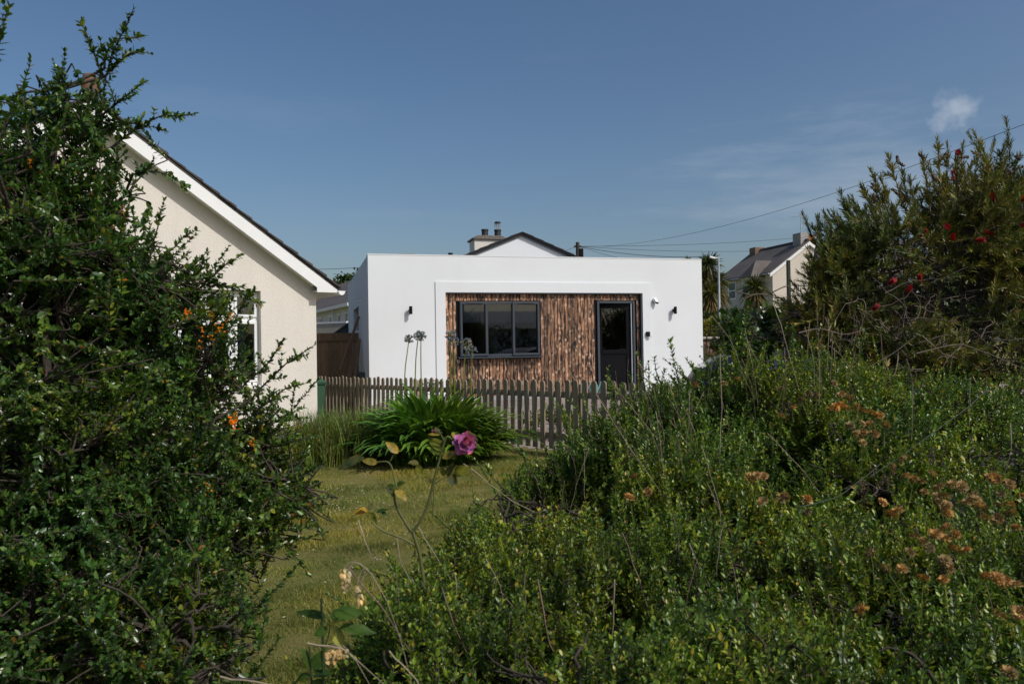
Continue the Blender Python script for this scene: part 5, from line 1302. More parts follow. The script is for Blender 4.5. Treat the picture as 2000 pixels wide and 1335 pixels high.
# red brushes: stamens round a spike; and dark seed capsules
def brush(rng, p, axis, ln=.085, rad=.034, n=420):
    axis = nrm(np.asarray(axis, float)); A = nrm(np.cross(axis, (.3, .2, .9))); B = np.cross(axis, A)
    t = rng.random(n); ph = rng.uniform(0, 6.283, n); Rd = A * np.cos(ph)[:, None] + B * np.sin(ph)[:, None]
    P = p + axis * (t * ln)[:, None]; D = nrm(Rd + axis * .35 + rng.normal(0, .15, (n, 3)))
    W = np.linspace(.0016, .0012, 3)[None].repeat(n, 0); Pk = P[:, None] + D[:, None] * (np.linspace(0, 1, 3)[None, :, None] * rad * rng.uniform(.75, 1.1, n)[:, None, None])
    return ribbon_geo(Pk, W * 1.6, nrm(np.cross(D, axis)))
for px, py, Yb in ((1812, 447, 5.85), (1853, 445, 5.75), (1862, 471, 5.75), (1904, 470, 5.7), (1944, 395, 5.9), (1870, 300, 6.4), (1773, 570, 5.7), (1705, 605, 5.7), (1920, 450, 5.9), (1862, 352, 6.3), (1795, 552, 5.75), (1998, 385, 5.9), (1996, 445, 5.8), (1918, 385, 6.0), (1738, 553, 5.9)):
    add_geo('flower', brush(rq, at(px, py, Yb), rq.normal(0, .5, 3) + np.array((0, -.2, .6)), .075 * rq.uniform(.7, 1.1), .021), MATS['red_stamen'], bot)
for px, py in ((1767, 325), (1755, 320), (1805, 310), (1892, 307), (1840, 312), (1710, 395), (1756, 380), (1830, 355), (1935, 345), (1965, 335), (1985, 330), (1990, 310), (1677, 420), (1760, 400), (1860, 385), (1975, 345), (1960, 345)):
    p = at(px, py, YB - .15); ax = nrm(rq.normal(0, .5, 3) + np.array((-.3 + (px - 1800) / 400, 0, .7))); n = 60
    t = rq.random(n); ph = rq.uniform(0, 6.28, n); A = nrm(np.cross(ax, (.3, .2, .9))); B = np.cross(ax, A); Rd = A * np.cos(ph)[:, None] + B * np.sin(ph)[:, None]
    add_geo('seed_capsule', join_geo([leaf_geo(p + ax * (t * .07)[:, None] + Rd * .004, Rd + ax * .2, rq.normal(size=(n, 3)), np.full(n, .011), np.full(n, .010), .6), tube_geo(np.linspace(p, p + ax * .08, 4)[None], np.full((1, 4), .008), 6)]), MATS['purple_twig'], bot)

# ---- broad-leaved shrub and green post in front of the far house
bl = thing('broad_leaved_shrub', 'small shrub with large rounded leaves and grey twigs left of the bottlebrush', 'shrub', (0, 0, 0))
b0 = at(1470, 1000, 7.5); b0[2] = float(ground_z(b0[0], b0[1]))
grow(bl, 41, b0, [E(1430, 620, 7.5, .12, .25, .14), E(1500, 615, 7.5, .26, .3, .16), E(1560, 640, 7.4, .3, .3, .26), E(1460, 680, 7.4, .28, .3, .20)], 30, 80, .28, dict(spacing=.05, whorl=2, len=.12, wid=.078, open=1.1, start=.2, fold=.2, curve=.15), 'big_leaf', 'grey_twig', limb_r=.016, twig_r=.004)
for pts in ([(1440, 570), (1470, 577), (1500, 572), (1545, 590)], [(1500, 575), (1530, 560), (1560, 555)], [(1450, 585), (1480, 572), (1520, 583), (1560, 575)]):
    P0 = np.array([at(x, y, 7.2) for x, y in pts]); t = np.linspace(0, 1, 8); s = np.linspace(0, 1, len(P0)); P = np.stack([np.interp(t, s, P0[:, i]) for i in range(3)], -1)
    add_geo('bare_branch', tube_geo(P[None], np.linspace(.007, .003, 8)[None], 6), MATS['grey_twig'], bl, smooth=True)
pp = at(1541, 590, 9.0); pz = float(ground_z(pp[0], pp[1])); ptop = at(1541, 508, 9.0)[2] - pz
o = MB().box(-.02, .02, -.02, .02, -.3, ptop).build('garden_post', MATS['green_paint'], None, bevel=.006); o.location = (pp[0], pp[1], pz)
tag(o, 'thin dark green garden post in front of the far cream gable', 'post')

# ---- far bushes and palms
def leaf_mass(root, seed, ells, n, llen, lwid, mat, base, trunk_r=.08):
    rng = np.random.default_rng(seed)
    tub = []
    for e in ells:
        b = np.asarray(base, float); c = e[0]
        tub.append((bez(b[None], ((b + c) / 2 + rng.normal(0, .1, 3))[None], c[None], 7), np.linspace(trunk_r, trunk_r * .3, 7)[None]))
    add_geo('trunk', join_geo([tube_geo(a, r, 6) for a, r in tub]), MATS['bark'], root, smooth=True)
    nc = n // 40
    Cc, c, r = sample_ells(rng, ells, nc, .5, 1.0)
    P = np.repeat(Cc, 40, 0) + rng.normal(0, 1, (nc * 40, 3)) * r.repeat(40, 0) * .13
    out = nrm(P - c.repeat(40, 0)); m_ = len(P)
    D = nrm(out * .5 + rng.normal(0, .7, (m_, 3))); N = nrm(out + np.array((0, 0, .7)) + rng.normal(0, .45, (m_, 3)))
    add_geo('crown', leaf_geo(P, D, N, llen * rng.uniform(.6, 1.3, m_), lwid * rng.uniform(.7, 1.2, m_)), MATS[mat], root, 'stuff')
yb = thing('yellow_green_bush', 'bright yellow-green bush past the right corner of the white house', 'bush', (0, 0, 0))
p = at(1395, 690, 21.5); p[2] = float(ground_z(p[0], p[1]))
leaf_mass(yb, 51, [E(1388, 640, 21.5, .36, .4, .30), E(1400, 650, 21.5, .4, .4, .3), E(1420, 640, 21.8, .5, .5, .35)], 6000, .07, .035, 'yellow_leaf', p, .04)
db = thing('dark_green_bush', 'dark green bush on the bank beyond the parked car', 'bush', (0, 0, 0))
p = at(1480, 700, 19); p[2] = float(ground_z(p[0], p[1]))
leaf_mass(db, 52, [E(1450, 640, 19, .6, .6, .45), E(1530, 640, 19, .9, .7, .55), E(1415, 668, 19, .3, .4, .22), E(1620, 640, 19, 1.0, .7, .6)], 12000, .09, .045, 'dark_tree_leaf', p, .05)
dt = thing('dark_tree', 'dark green tree behind the slate roof in the passage gap', 'tree', (0, 0, 0))
p = at(668, 700, 55); p[2] = -.2
leaf_mass(dt, 53, [E(655, 590, 55, 1.3, 1.5, 1.2), E(680, 575, 55, 1.6, 1.5, 1.4), E(712, 575, 56, 1.9, 1.5, 1.5), E(640, 605, 54, 1.2, 1.2, .8)], 9000, .30, .17, 'dark_tree_leaf', p, .2)
for lab, seed, els in (('dark leafy tree behind the right half of the bottlebrush', 54, [E(1850, 600, 27, 1.1, 1.2, 1.2), E(1930, 570, 27, 1.3, 1.2, 1.5)]), ('dark leafy tree behind the bottlebrush at the right edge', 55, [E(2020, 590, 25, 1.4, 1.2, 1.6), E(2110, 560, 25, 1.4, 1.2, 1.8)]), ('low dark tree behind the middle of the bottlebrush', 56, [E(1780, 620, 29, 1.1, 1.1, 1.0), E(1720, 630, 29, .9, 1.0, .8)])):
    tr_ = thing('dark_tree', lab, 'tree', (0, 0, 0), 0, 'trees behind the bottlebrush')
    p = els[0][0].copy(); p[2] = float(ground_z(p[0], p[1]))
    leaf_mass(tr_, seed, els, 5000, .20, .11, 'dark_tree_leaf', p, .12)
def cordyline(label, foot, heads_, seed, ln, nleaf, skirt=True):
    rng = np.random.default_rng(seed)
    p = np.asarray(foot, float); root = thing('cabbage_palm', label, 'palm tree', (0, 0, 0), 0, 'cabbage palms beyond the house')
    tr = []; G = []; Gd = []
    for h in heads_:
        h = np.asarray(h, float)
        tr.append((bez(p[None], ((p * .45 + h * .55) + rng.normal(0, .15, 3))[None], h[None], 8), np.linspace(.16, .10, 8)[None]))
        n = nleaf; D = nrm(rng.normal(size=(n, 3)) + np.array((0, 0, .55))); L = ln * rng.uniform(.7, 1.15, n); K = 5
        t = np.linspace(0, 1, K); droop = rng.uniform(.15, .5, n)
        P = h + D[:, None] * (t[None, :, None] * L[:, None, None]); P[..., 2] -= (t ** 2)[None] * (L * droop)[:, None]
        W = (np.array([.6, 1, .95, .65, .05]) * .055)[None] * rng.uniform(.8, 1.2, n)[:, None]
        G.append(ribbon_geo(P, W, nrm(np.cross(D, rng.normal(size=(n, 3))))))
        if skirt:
            n = nleaf; D = nrm(np.concatenate([rng.normal(size=(n, 2)), np.full((n, 1), -.7)], 1)); L = ln * rng.uniform(.6, 1.1, n)
            P = (h - np.array((0, 0, 1)) * rng.uniform(.0, .7, (n, 1)))[:, None] + D[:, None] * (t[None, :, None] * L[:, None, None]); P[..., 2] -= (t ** 2)[None] * (L * .6)[:, None]
            Gd.append(ribbon_geo(P, (np.array([.6, 1, .95, .65, .05]) * .05)[None].repeat(n, 0), nrm(np.cross(D, rng.normal(size=(n, 3))))))
    add_geo('trunk', join_geo([tube_geo(a, r, 8) for a, r in tr]), MATS['palm_trunk'], root, smooth=True)
    add_geo('crown', join_geo(G), MATS['palm_leaf'], root, 'stuff')
    if Gd: add_geo('dead_leaves', join_geo(Gd), MATS['dead_palm_leaf'], root, 'stuff')
f = at(1385, 700, 34); f[2] = float(ground_z(f[0], f[1]))
cordyline('tall cabbage palm with shaggy dead leaves behind the street lamp', f, [at(1384, 515, 34), at(1376, 545, 34), at(1400, 548, 34), at(1390, 570, 33.6), at(1376, 590, 33.8)], 61, .72, 190)
f = at(1474, 700, 40); f[2] = float(ground_z(f[0], f[1]))
cordyline('small cabbage palm in front of the cream house', f, [at(1474, 560, 40)], 62, .95, 260)
f = at(1378, 700, 30); f[2] = float(ground_z(f[0], f[1]))
cordyline('lowest cabbage palm tuft beside the white house corner', f, [at(1384, 622, 30)], 63, .5, 120, False)
f = at(1322, 700, 36); f[2] = float(ground_z(f[0], f[1]))
cordyline('palm whose tip just shows over the white parapet', f, [at(1343, 512, 36)], 64, .4, 90, False)

# ---- agapanthus in front of the fence
rg3 = np.random.default_rng(91)
ac = at(850, 880, 9.9); ac[2] = float(ground_z(ac[0], ac[1]))
aga = thing('agapanthus_clump', 'broad mound of bright green strap-leaved agapanthus against the picket fence', 'plant', ac)
def strap(rng, L, wd, lean, droop, K=7):
    t = np.linspace(0, 1, K); th = lean + droop * t ** 1.5         # angle from vertical grows along the leaf
    ds = L / (K - 1); x = np.concatenate([[0], np.cumsum(np.sin(th[:-1]) * ds)]); z = np.concatenate([[0], np.cumsum(np.cos(th[:-1]) * ds)])
    Wd = wd * np.array([.55, .8, 1, 1, .92, .65, .08])
    up_ = .18 * Wd
    ctr = np.stack([x, np.zeros(K), z], -1)
    nx = -np.cos(th); nz = np.sin(th); nrmv = np.stack([nx, np.zeros(K), nz], -1)
    sd = np.array((0, 1., 0))
    Lf = ctr - sd * Wd[:, None] * .5 + nrmv * up_[:, None]; Rt = ctr + sd * Wd[:, None] * .5 + nrmv * up_[:, None]
    V = np.stack([Lf, ctr, Rt], 1).reshape(-1, 3); q = []
    for k in range(K - 1):
        q += [(3 * k, 3 * k + 1, 3 * k + 4, 3 * k + 3), (3 * k + 1, 3 * k + 2, 3 * k + 5, 3 * k + 4)]
    return V, np.array(q)
variants = [strap(rg3, rg3.uniform(.58, .76), rg3.uniform(.046, .058), le, dr) for le, dr in ((.05, .9), (.15, 1.3), (.25, 1.6), (.35, 1.8), (.5, 1.8), (.6, 1.9), (.2, 2.0), (.4, 2.2), (.75, 1.7), (.06, 1.15))]
vm_ = [mesh_quads('leaf', v, q, MATS['strap_leaf'], smooth=True) for v, q in variants]
def place_leaf(i):
    a = rg3.uniform(0, 2 * np.pi); rr = math.sqrt(rg3.random()); x, y = rr * math.cos(a) * .62, rr * math.sin(a) * .36
    out = math.atan2(y / .34, x / .66) + rg3.normal(0, .85)
    k = min(9, int(abs(1.0 + rr * 6.5 + rg3.normal(0, 2.0)))); order = [9, 0, 0, 1, 2, 6, 3, 4, 5, 8]
    return order[k], (x, y, .0 - .01), (rg3.normal(0, .12), 0.0, out), rg3.uniform(.9, 1.2) * (1.38 - .30 * rr)
rest = []
for i in range(820):
    k, loc, rot, sc = place_leaf(i)
    # drop to local ground
    gz_ = float(ground_z(ac[0] + loc[0], ac[1] + loc[1])) - ac[2]
    if i < 300:
        o = link(bpy.data.objects.new('leaf', vm_[k]), aga); o.location = (loc[0], loc[1], gz_); o.rotation_euler = rot; o.scale = (sc, sc, sc)
    else:
        from mathutils import Euler
        Mx = np.array(Euler(rot).to_matrix()); v, q = variants[k]
        rest.append((v @ Mx.T * sc + np.array((loc[0], loc[1], gz_)), q))
for i in range(260):
    a = rg3.uniform(0, 2 * np.pi); rr = rg3.uniform(.8, 1.08); k = int(rg3.choice([4, 5, 8, 7])); sc = rg3.uniform(.55, .85)
    x, y = rr * math.cos(a) * .62, rr * math.sin(a) * .36; rot = (rg3.normal(0, .15), 0, a + rg3.normal(0, .4))
    Mx = np.array(Euler(rot).to_matrix()); v, q = variants[k]
    rest.append((v @ Mx.T * sc + np.array((x, y, float(ground_z(ac[0] + x, ac[1] + y)) - ac[2])), q))
add_geo('inner_leaves', join_geo(rest), MATS['strap_leaf'], aga, 'stuff', smooth=True)
# flower stalks: round heads of small lilac florets
def umbel(rng, p, rad, n):
    D = nrm(rng.normal(size=(n, 3)) + np.array((0, 0, .25))); G = []
    K = 3; t = np.linspace(0, 1, K); Lr = rad * rng.uniform(.7, 1.0, n)
    P = p + D[:, None] * (t[None, :, None] * Lr[:, None, None])
    st = ribbon_geo(P, np.full((n, K), .0035), nrm(np.cross(D, (.3, .2, .9))))
    tip = p + D * Lr[:, None]; fl_ = []
    for k in range(5):
        dd = nrm(D + rng.normal(0, .55, (n, 3))); fl_.append(leaf_geo(tip, dd, rng.normal(size=(n, 3)), np.full(n, .032), np.full(n, .011), .2, .2))
    return st, join_geo(fl_)
def aga_stalk(label, pts, Yb, rad, n=34, root=aga):
    P0 = np.array([at(x, y, Yb) for x, y in pts]) - np.array(root.location); t = np.linspace(0, 1, 9); s = np.linspace(0, 1, len(P0)); P = np.stack([np.interp(t, s, P0[:, i]) for i in range(3)], -1)
    P[1:-1] = (P[:-2] + 2 * P[1:-1] + P[2:]) / 4
    stalk_ = add_geo('flower_stalk', tube_geo(P[None], np.linspace(.008, .0055, 9)[None], 6), MATS['long_grass'], root, smooth=True)
    st, fl_ = umbel(rg3, P[-1], rad, n)
    add_geo('pedicels', st, MATS['long_grass'], stalk_); add_geo('flower_head', fl_, MATS['lilac_petal'], stalk_)
for pts, rad in (([(790, 770), (791, 720), (799, 662)], .045), ([(810, 780), (812, 700), (817, 656)], .050), ([(823, 780), (822, 700), (822, 656)], .055), ([(905, 770), (906, 720), (911, 672)], .07), ([(920, 770), (920, 730), (922, 686)], .065), ([(880, 770), (880, 720), (880, 655)], .055), ([(888, 770), (888, 720), (886, 668)], .055)):
    aga_stalk('', pts, 9.9, rad)
# small leafy rose growth behind it at the fence
fs_ = thing('fence_climber', 'small leafy plant poking over the pickets behind the agapanthus', 'plant', (0, 0, 0))
fp = at(860, 800, 12.0); fp[2] = float(ground_z(fp[0], fp[1]))
grow(fs_, 44, fp, [E(845, 748, 12.0, .20, .15, .10), E(885, 750, 12.0, .14, .15, .13), E(870, 770, 12, .25, .15, .12)], 10, 45, .16, dict(spacing=.035, whorl=2, len=.040, wid=.024, open=1.1), 'big_leaf', 'rose_stem', limb_r=.008, twig_r=.003)
sg = thing('leafy_seedlings', 'low leafy plants growing through the drive behind the pickets', 'plant', (0, 0, 0))
fp = at(1070, 830, 11.4); fp[2] = float(ground_z(fp[0], fp[1]))
grow(sg, 45, fp, [E(1040, 815, 11.6, .22, .2, .14), E(1085, 805, 11.6, .22, .2, .2), E(1120, 815, 11.3, .2, .2, .14)], 14, 160, .18, dict(spacing=.025, whorl=2, len=.06, wid=.025, open=1.0), 'hedge_leaf', 'rose_stem', limb_r=.006, twig_r=.0025)

# ---- long grass clump left of it
gcn = at(658, 880, 10.3); gcn[2] = float(ground_z(gcn[0], gcn[1]))
tg = thing('long_grass_clump', 'clump of long narrow grassy leaves between the bin and the agapanthus', 'grass', gcn)
n = 3200; K = 6; t = np.linspace(0, 1, K)
x = rg3.normal(0, .24, n); y = rg3.normal(0, .30, n); x = np.clip(x * 1.3, -.52, .46)
a = rg3.uniform(0, 6.283, n); ln_ = rg3.uniform(.35, .80, n); lean = np.abs(rg3.normal(0, .25, n)) + .03; dr_ = rg3.uniform(.2, 1.5, n)
th = lean[:, None] + dr_[:, None] * t[None] ** 2; ds = ln_ / (K - 1)
r_ = np.concatenate([np.zeros((n, 1)), np.cumsum(np.sin(th[:, :-1]) * ds[:, None], 1)], 1); z_ = np.concatenate([np.zeros((n, 1)), np.cumsum(np.cos(th[:, :-1]) * ds[:, None], 1)], 1)
P = np.stack([x[:, None] + r_ * np.cos(a)[:, None], y[:, None] + r_ * np.sin(a)[:, None], z_ - .01 + (ground_z(gcn[0] + x, gcn[1] + y) - gcn[2])[:, None]], -1)
W = np.array([.8, 1, 1, .9, .6, .1])[None] * rg3.uniform(.006, .013, n)[:, None]
add_geo('blades', ribbon_geo(P, W, np.stack([-np.sin(a), np.cos(a), np.zeros(n)], -1)), MATS['long_grass'], tg, 'stuff')
dry = rg3.choice(n, 60, replace=False)
add_geo('dry_stems', ribbon_geo(P[dry] * np.array((1.05, 1.05, 1.12)), W[dry] * .6, np.stack([-np.sin(a[dry]), np.cos(a[dry]), np.zeros(60)], -1)), MATS['straw_twig'], tg, 'stuff')

# ---- lawn: short blades and little daisies
rg4 = np.random.default_rng(17)
n = 190000
Yl = 2.6 + (10.6 - 2.6) * rg4.random(n) ** 1.25; pxs = rg4.uniform(330, 1230, n); Xl = (pxs - 1000) / FPX * Yl
side = side_of_fence(Xl, Yl); ok = side > .02
Xl, Yl = Xl[ok], Yl[ok]; n = len(Xl)
Pl = np.stack([Xl, Yl, 0 * Xl], -1); tuft = np.clip(wav(Pl, 9.0, 3), -.6, 1.2) + .5 * np.clip(wav(Pl, 30.0, 4), -1, 1)
worn = wav(Pl, 3.2, 6) > .55
h = rg4.uniform(.012, .030, n) * (1 + .75 * tuft) * np.where(worn, .45, 1.0); a = rg4.uniform(0, 6.283, n); ln_ = rg4.normal(0, .55, (n, 2)) * h[:, None]
b = np.stack([Xl, Yl, ground_z(Xl, Yl) - .002], -1); mid = b + np.stack([ln_[:, 0] * .35, ln_[:, 1] * .35, h * .6], -1); tp = b + np.stack([ln_[:, 0], ln_[:, 1], h], -1)
w0 = rg4.uniform(.0022, .0042, n) * (0.7 + Yl / 9)
sd = np.stack([np.cos(a), np.sin(a), np.zeros(n)], -1) * w0[:, None] * .5
V = np.stack([b - sd, b + sd, tp + sd * .25, tp - sd * .25], 1); V[:, 2:] += 0
Fq = np.arange(n * 4).reshape(-1, 4)
tag(add_geo('lawn_grass', (V.reshape(-1, 3), Fq), MATS['lawn_blade'], None), 'short dry mown grass of the lawn', 'grass', kind='stuff')
spots = []
for (px, py, k, s) in ((690, 945, 16, 22), (675, 985, 14, 22), (672, 1000, 12, 18), (655, 955, 5, 10), (705, 905, 2, 8), (745, 985, 5, 12), (640, 1000, 6, 40), (700, 1060, 6, 60), (830, 938, 4, 6), (985, 883, 3, 6), (760, 1090, 4, 30), (560, 1180, 5, 60), (600, 1090, 6, 60), (690, 970, 10, 40)):
    for _ in range(k):
        qx, qy = px + rg4.normal(0, s), py + rg4.normal(0, s * .45)
        d = at(qx, qy, 1.0) - np.array((0, 0, EYE)); tt = -EYE / d[2]; q = np.array((0, 0, EYE)) + d * tt
        spots.append((q[0], q[1], float(ground_z(q[0], q[1])) + .03))
sp = np.array(spots); m_ = len(sp); G = []
for k in range(6):
    an = k * np.pi / 3 + rg4.uniform(0, 1, m_); D = np.stack([np.cos(an), np.sin(an), np.full(m_, .25)], -1)
    G.append(leaf_geo(sp, D, np.tile((0, 0, 1.), (m_, 1)), np.full(m_, .009), np.full(m_, .0065), .1, .0))
tag(add_geo('lawn_daisies', join_geo(G), MATS['daisy_white'], None), 'tiny white daisies sprinkled over the lawn', 'flowers', kind='stuff')
# soil under the shrubs
so = sheet('planting_bed', np.linspace(-4.5, 9.5, 141), np.linspace(.3, 9.6, 94), 'soil', .010, keep=lambda x, y: (x > .10 + .10 * (y - 2) + .08 * np.sin(3 * y)) & (y < 5.6) | (x > 1.9) & (side_of_fence(x, y) > .05) | (x > 2.4) & (y < 9.2) | (x < -1.25 - .12 * (y - 2.5) + .1 * np.sin(4 * y)) & (y < 4.2) | (y < 1.7))
tag(so, kind='structure')

# ---- rose with its one open bloom
YR = 2.15
rose = thing('rose_bush', 'thin rose bush with one purple-pink bloom and yellowing leaves over the lawn', 'rose', (0, 0, 0))
def rstem(pts, r0, r1):
    P0 = np.array([at(*p) for p in pts]); K = 12; t = np.linspace(0, 1, K); s = np.linspace(0, 1, len(P0)); P = np.stack([np.interp(t, s, P0[:, i]) for i in range(3)], -1)
    P[1:-1] = (P[:-2] + 2 * P[1:-1] + P[2:]) / 4
    add_geo('stem', tube_geo(P[None], np.linspace(r0, r1, K)[None], 7), MATS['rose_stem'], rose, smooth=True)
Y0 = YR
rstem([(835, 1190, Y0), (820, 1080, Y0), (805, 1035, Y0)], .0055, .005)
rstem([(805, 1040, Y0), (830, 1005, Y0), (843, 960, Y0), (850, 925, Y0), (862, 885, Y0), (868, 862, Y0)], .0045, .003)
rstem([(868, 865, Y0), (872, 850, Y0), (895, 865, Y0)], .0028, .002)
rstem([(848, 945, Y0), (862, 935, Y0), (872, 932, Y0)], .002, .0015)
rstem([(845, 1010, Y0), (848, 960, Y0), (843, 945, Y0)], .002, .0015)
rstem([(805, 1040, Y0), (785, 1010, Y0), (772, 985, Y0), (769, 965, Y0)], .0045, .003)
rstem([(772, 940, Y0), (765, 910, Y0), (757, 900, Y0), (735, 902, Y0)], .0025, .0018)
rstem([(770, 968, Y0), (774, 950, Y0), (772, 938, Y0)], .003, .0025)
rstem([(812, 1065, Y0), (785, 1050, Y0), (755, 1040, Y0), (730, 1025, Y0), (718, 1005, Y0)], .0032, .002)
rstem([(762, 900, Y0), (768, 888, Y0), (778, 884, Y0)], .0015, .001)
rstem([(868, 862, Y0), (862, 850, Y0), (855, 838, Y0)], .002, .0015)
def big_leaf_mesh(rng, L, W, curl=.25, fold=.3, K=9, name='leaf', mat='rose_leaf'):
    """a rounded leaf blade with midrib fold, wavy edge and curl"""
    t = np.linspace(0, 1, K); w = np.sin(np.pi * t ** .8) ** .8 * W * .5; w[0] = .0006; w[-1] = .0004
    ctr = np.stack([t * L, np.zeros(K), -curl * L * t ** 2], -1); V = []
    for k in range(K):
        wv = rng.normal(0, .05) * W
        for s in (-1, -.5, 0, .5, 1):
            V.append((ctr[k, 0] + rng.normal(0, .006) * L * abs(s), s * w[k], ctr[k, 2] + abs(s) * w[k] * fold + wv * s * s))
    q = [(k * 5 + i, k * 5 + i + 1, (k + 1) * 5 + i + 1, (k + 1) * 5 + i) for k in range(K - 1) for i in range(4)]
    return mesh_quads(name, np.array(V), np.array(q), MATS[mat], smooth=True)
def px_leaf(parent, p_base, p_tip, Yb, wpx, mat, rng, Yt=None, roll=None, curl=.15, name='leaf'):
    a, b = at(*p_base, Yb), at(*p_tip, Yt if Yt else Yb + rng.normal(0, .01)); L = float(np.linalg.norm(b - a)); Wd = wpx * Yb / FPX
    me = big_leaf_mesh(rng, L, Wd, curl, .25, mat=mat)
    o = link(bpy.data.objects.new(name, me), parent); X = Vector(b - a).normalized(); 
    vw = Vector(-a + np.array((0, 0, EYE))).normalized(); Z = (vw * .8 + Vector((0.1, -.1, .7))); Z = (Z - X * Z.dot(X)).normalized()
    if roll is None: roll = rng.normal(0, .35)
    Z = Matrix.Rotation(roll, 3, X) @ Z; Yv = Z.cross(X)
    o.matrix_world = Matrix(((X.x, Yv.x, Z.x, a[0]), (X.y, Yv.y, Z.y, a[1]), (X.z, Yv.z, Z.z, a[2]), (0, 0, 0, 1)))
    return o
rl = np.random.default_rng(23)
RL = [((712, 893), (656, 912), 24, 'rose_leaf_dark'), ((738, 903), (706, 898), 14, 'rose_leaf_yellow'), ((778, 884), (754, 862), 17, 'rose_leaf_yellow'), ((818, 905), (798, 902), 15, 'rose_leaf_dark'), ((812, 908), (826, 925), 14, 'rose_leaf'), ((866, 880), (838, 852), 24, 'rose_leaf'), ((868, 885), (842, 872), 18, 'rose_leaf'), ((864, 893), (890, 882), 16, 'rose_leaf_yellow'), ((870, 888), (892, 890), 14, 'rose_leaf'),
      ((855, 918), (872, 924), 20, 'rose_leaf'), ((858, 915), (852, 925), 12, 'rose_leaf_dark'), ((874, 930), (884, 903), 18, 'rose_leaf_dark'), ((874, 930), (893, 945), 22, 'rose_leaf_dark'), ((842, 945), (835, 925), 12, 'rose_leaf_dark'), ((885, 925), (918, 912), 22, 'rose_leaf'), ((768, 965), (756, 948), 14, 'rose_leaf_dark'), ((772, 955), (794, 975), 17, 'rose_leaf_yellow'), ((770, 960), (780, 955), 9, 'rose_leaf_yellow'), ((770, 970), (764, 950), 12, 'rose_leaf_dark'), ((775, 948), (790, 940), 12, 'broad_leaf'),
      ((716, 1000), (682, 1000), 16, 'rose_leaf_yellow'), ((718, 998), (702, 990), 12, 'rose_leaf_yellow'), ((722, 1000), (735, 1025), 14, 'rose_leaf'), ((720, 996), (728, 980), 10, 'rose_leaf_dark'), ((735, 1000), (758, 992), 12, 'broad_leaf'), ((745, 1000), (755, 1005), 9, 'broad_leaf'), ((887, 856), (884, 842), 10, 'rose_leaf_yellow'), ((860, 848), (836, 846), 8, 'rose_leaf_yellow'), ((856, 845), (850, 832), 10, 'rose_leaf_dark'), ((858, 842), (842, 838), 9, 'rose_petal'), ((835, 930), (824, 925), 10, 'rose_leaf'), ((770, 948), (752, 952), 11, 'broad_leaf')]
for a, b, w_, mt in RL: px_leaf(rose, a, b, YR, w_, mt, rl)
fl = bpy.data.objects.new('bloom', None); link(fl, rose); fp = at(909, 866, YR - .01); fl.location = fp
def petal(rng, L, W, cup):
    K = 6; t = np.linspace(0, 1, K); V = []
    for k in range(K):
        w = W * .5 * (np.sin(np.pi * (t[k] * .80 + .10)) ** .7)
        for s in (-1, -.5, 0, .5, 1):
            V.append((t[k] * L * (1 - .10 * s * s * t[k]), s * w, cup * L * t[k] ** 2 + .30 * cup * abs(s) * w - (.16 * L * (t[k] - .75) if t[k] > .75 else 0) + rng.normal(0, .018) * W))
    q = [(k * 5 + i, k * 5 + i + 1, (k + 1) * 5 + i + 1, (k + 1) * 5 + i) for k in range(K - 1) for i in range(4)]
    return mesh_quads('petal', np.array(V), np.array(q), MATS['rose_petal'], smooth=True)
axis = Vector((.25, -.85, .35)).normalized(); qz = axis.to_track_quat('Z', 'Y')
for ring, (npet, L, W, cup, off, tilt) in enumerate(((8, .036, .030, .25, -.006, -.15), (7, .031, .028, .55, -.002, .15), (6, .024, .024, .85, .002, .5), (5, .017, .018, 1.1, .004, .8), (4, .011, .012, 1.3, .006, 1.0))):
    for k in range(npet):
        o = link(bpy.data.objects.new('petal', petal(rl, L * rl.uniform(.85, 1.12), W * rl.uniform(.85, 1.15), cup)), fl)
        an = 2 * math.pi * k / npet + ring * .4 + rl.normal(0, .12)
        o.rotation_euler = (qz.to_matrix() @ Matrix.Rotation(an, 3, 'Z') @ Matrix.Rotation(-tilt + rl.normal(0, .12), 3, 'Y')).to_euler()
        o.location = axis * off

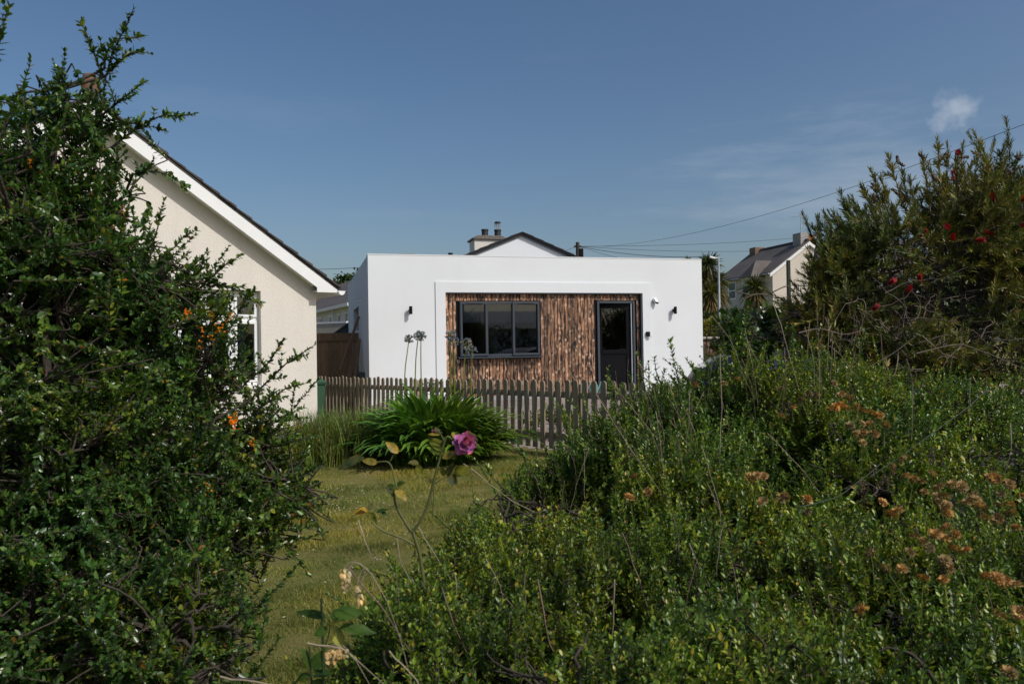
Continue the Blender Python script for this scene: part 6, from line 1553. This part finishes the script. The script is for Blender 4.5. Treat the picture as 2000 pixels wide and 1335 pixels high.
# ---- broad-leaved weed and quaking grass at the bottom
YW = 1.55
weed = thing('broad_leaved_weed', 'young plant with big pointed leaves at the bottom left of the lawn', 'plant', (0, 0, 0))
def tube_px(parent, name, pts, r, mat, Yb):
    P0 = np.array([at(x, y, Yb) for x, y in pts]); K = 8; t = np.linspace(0, 1, K); s = np.linspace(0, 1, len(P0)); P = np.stack([np.interp(t, s, P0[:, i]) for i in range(3)], -1)
    return add_geo(name, tube_geo(P[None], np.linspace(r, r * .7, K)[None], 6), MATS[mat], parent, smooth=True)
tube_px(weed, 'stem', [(632, 1480), (631, 1260), (627, 1168)], .0030, 'green_paint', YW)
tube_px(weed, 'stem', [(606, 1480), (609, 1340), (604, 1262)], .0026, 'green_paint', YW)
tube_px(weed, 'stem', [(632, 1280), (645, 1225), (641, 1208)], .0016, 'rose_leaf', YW)
for a, b, w_, mt in (((640, 1206), (577, 1188), 20, 'broad_leaf'), ((644, 1204), (708, 1190), 30, 'broad_leaf'), ((662, 1226), (737, 1228), 27, 'broad_leaf'), ((647, 1222), (676, 1268), 26, 'broad_leaf_pale'), ((640, 1226), (614, 1240), 20, 'broad_leaf'), ((606, 1305), (593, 1262), 20, 'broad_leaf'), ((612, 1305), (636, 1268), 26, 'broad_leaf'), ((606, 1318), (566, 1330), 24, 'broad_leaf'), ((612, 1318), (646, 1310), 30, 'broad_leaf'), ((610, 1330), (640, 1345), 24, 'broad_leaf')):
    px_leaf(weed, a, b, YW, w_, mt, rl, curl=.18)
quake = thing('quaking_grass', 'pale nodding quaking grass husks in front of the lawn', 'grass', (0, 0, 0))
def husk(px, py, Yb, ln):
    p = at(px, py, Yb); n = 22; t = rl.random(n); a = rl.uniform(0, 6.28, n); L = ln * Yb / FPX
    rr = .0035 * np.sin(np.pi * (.15 + .8 * t)); P = p + np.stack([rr * np.cos(a), rr * np.sin(a), -t * L], -1); D = np.stack([np.cos(a) * .35, np.sin(a) * .35, np.full(n, -1.)], -1); N = np.stack([np.cos(a), np.sin(a), np.full(n, .3)], -1)
    return add_geo('husk', leaf_geo(P, D, N, np.full(n, L * .38), np.full(n, .0060), .4, -.15), MATS['pale_husk'], quake)
YQ = 1.5
for px, py, ln in ((670, 1107, 26), (680, 1112, 34), (673, 1128, 22), (698, 1139, 22), (703, 1155, 24), (640, 1270, 22), (648, 1266, 18), (655, 1268, 22), (662, 1263, 20), (665, 1264, 18), (675, 1264, 18)): husk(px, py, YQ, ln)
for pts in ([(672, 1108), (690, 1092), (720, 1110), (760, 1180), (800, 1300), (810, 1400)], [(680, 1112), (692, 1096)], [(698, 1139), (705, 1115), (715, 1108)], [(703, 1155), (708, 1130), (715, 1112)], [(640, 1270), (655, 1255), (690, 1280), (730, 1350)], [(655, 1268), (660, 1258)], [(675, 1264), (668, 1259)]):
    tube_px(quake, 'stalk', pts, .0009, 'straw_twig', YQ)
# ---- hedge across the road behind the viewer, mirrored in the window panes
bh = thing('road_hedge', 'dark clipped hedge across the road, mirrored in the window', 'hedge', (0, 0, 0))
leaf_mass(bh, 71, [(np.array((x, -10.0 + .27 * x, 1.2)), np.array((1.6, .7, 1.4))) for x in np.arange(5, 27, 2.0)], 14000, .22, .13, 'dark_tree_leaf', (15, -6, 0), .05)
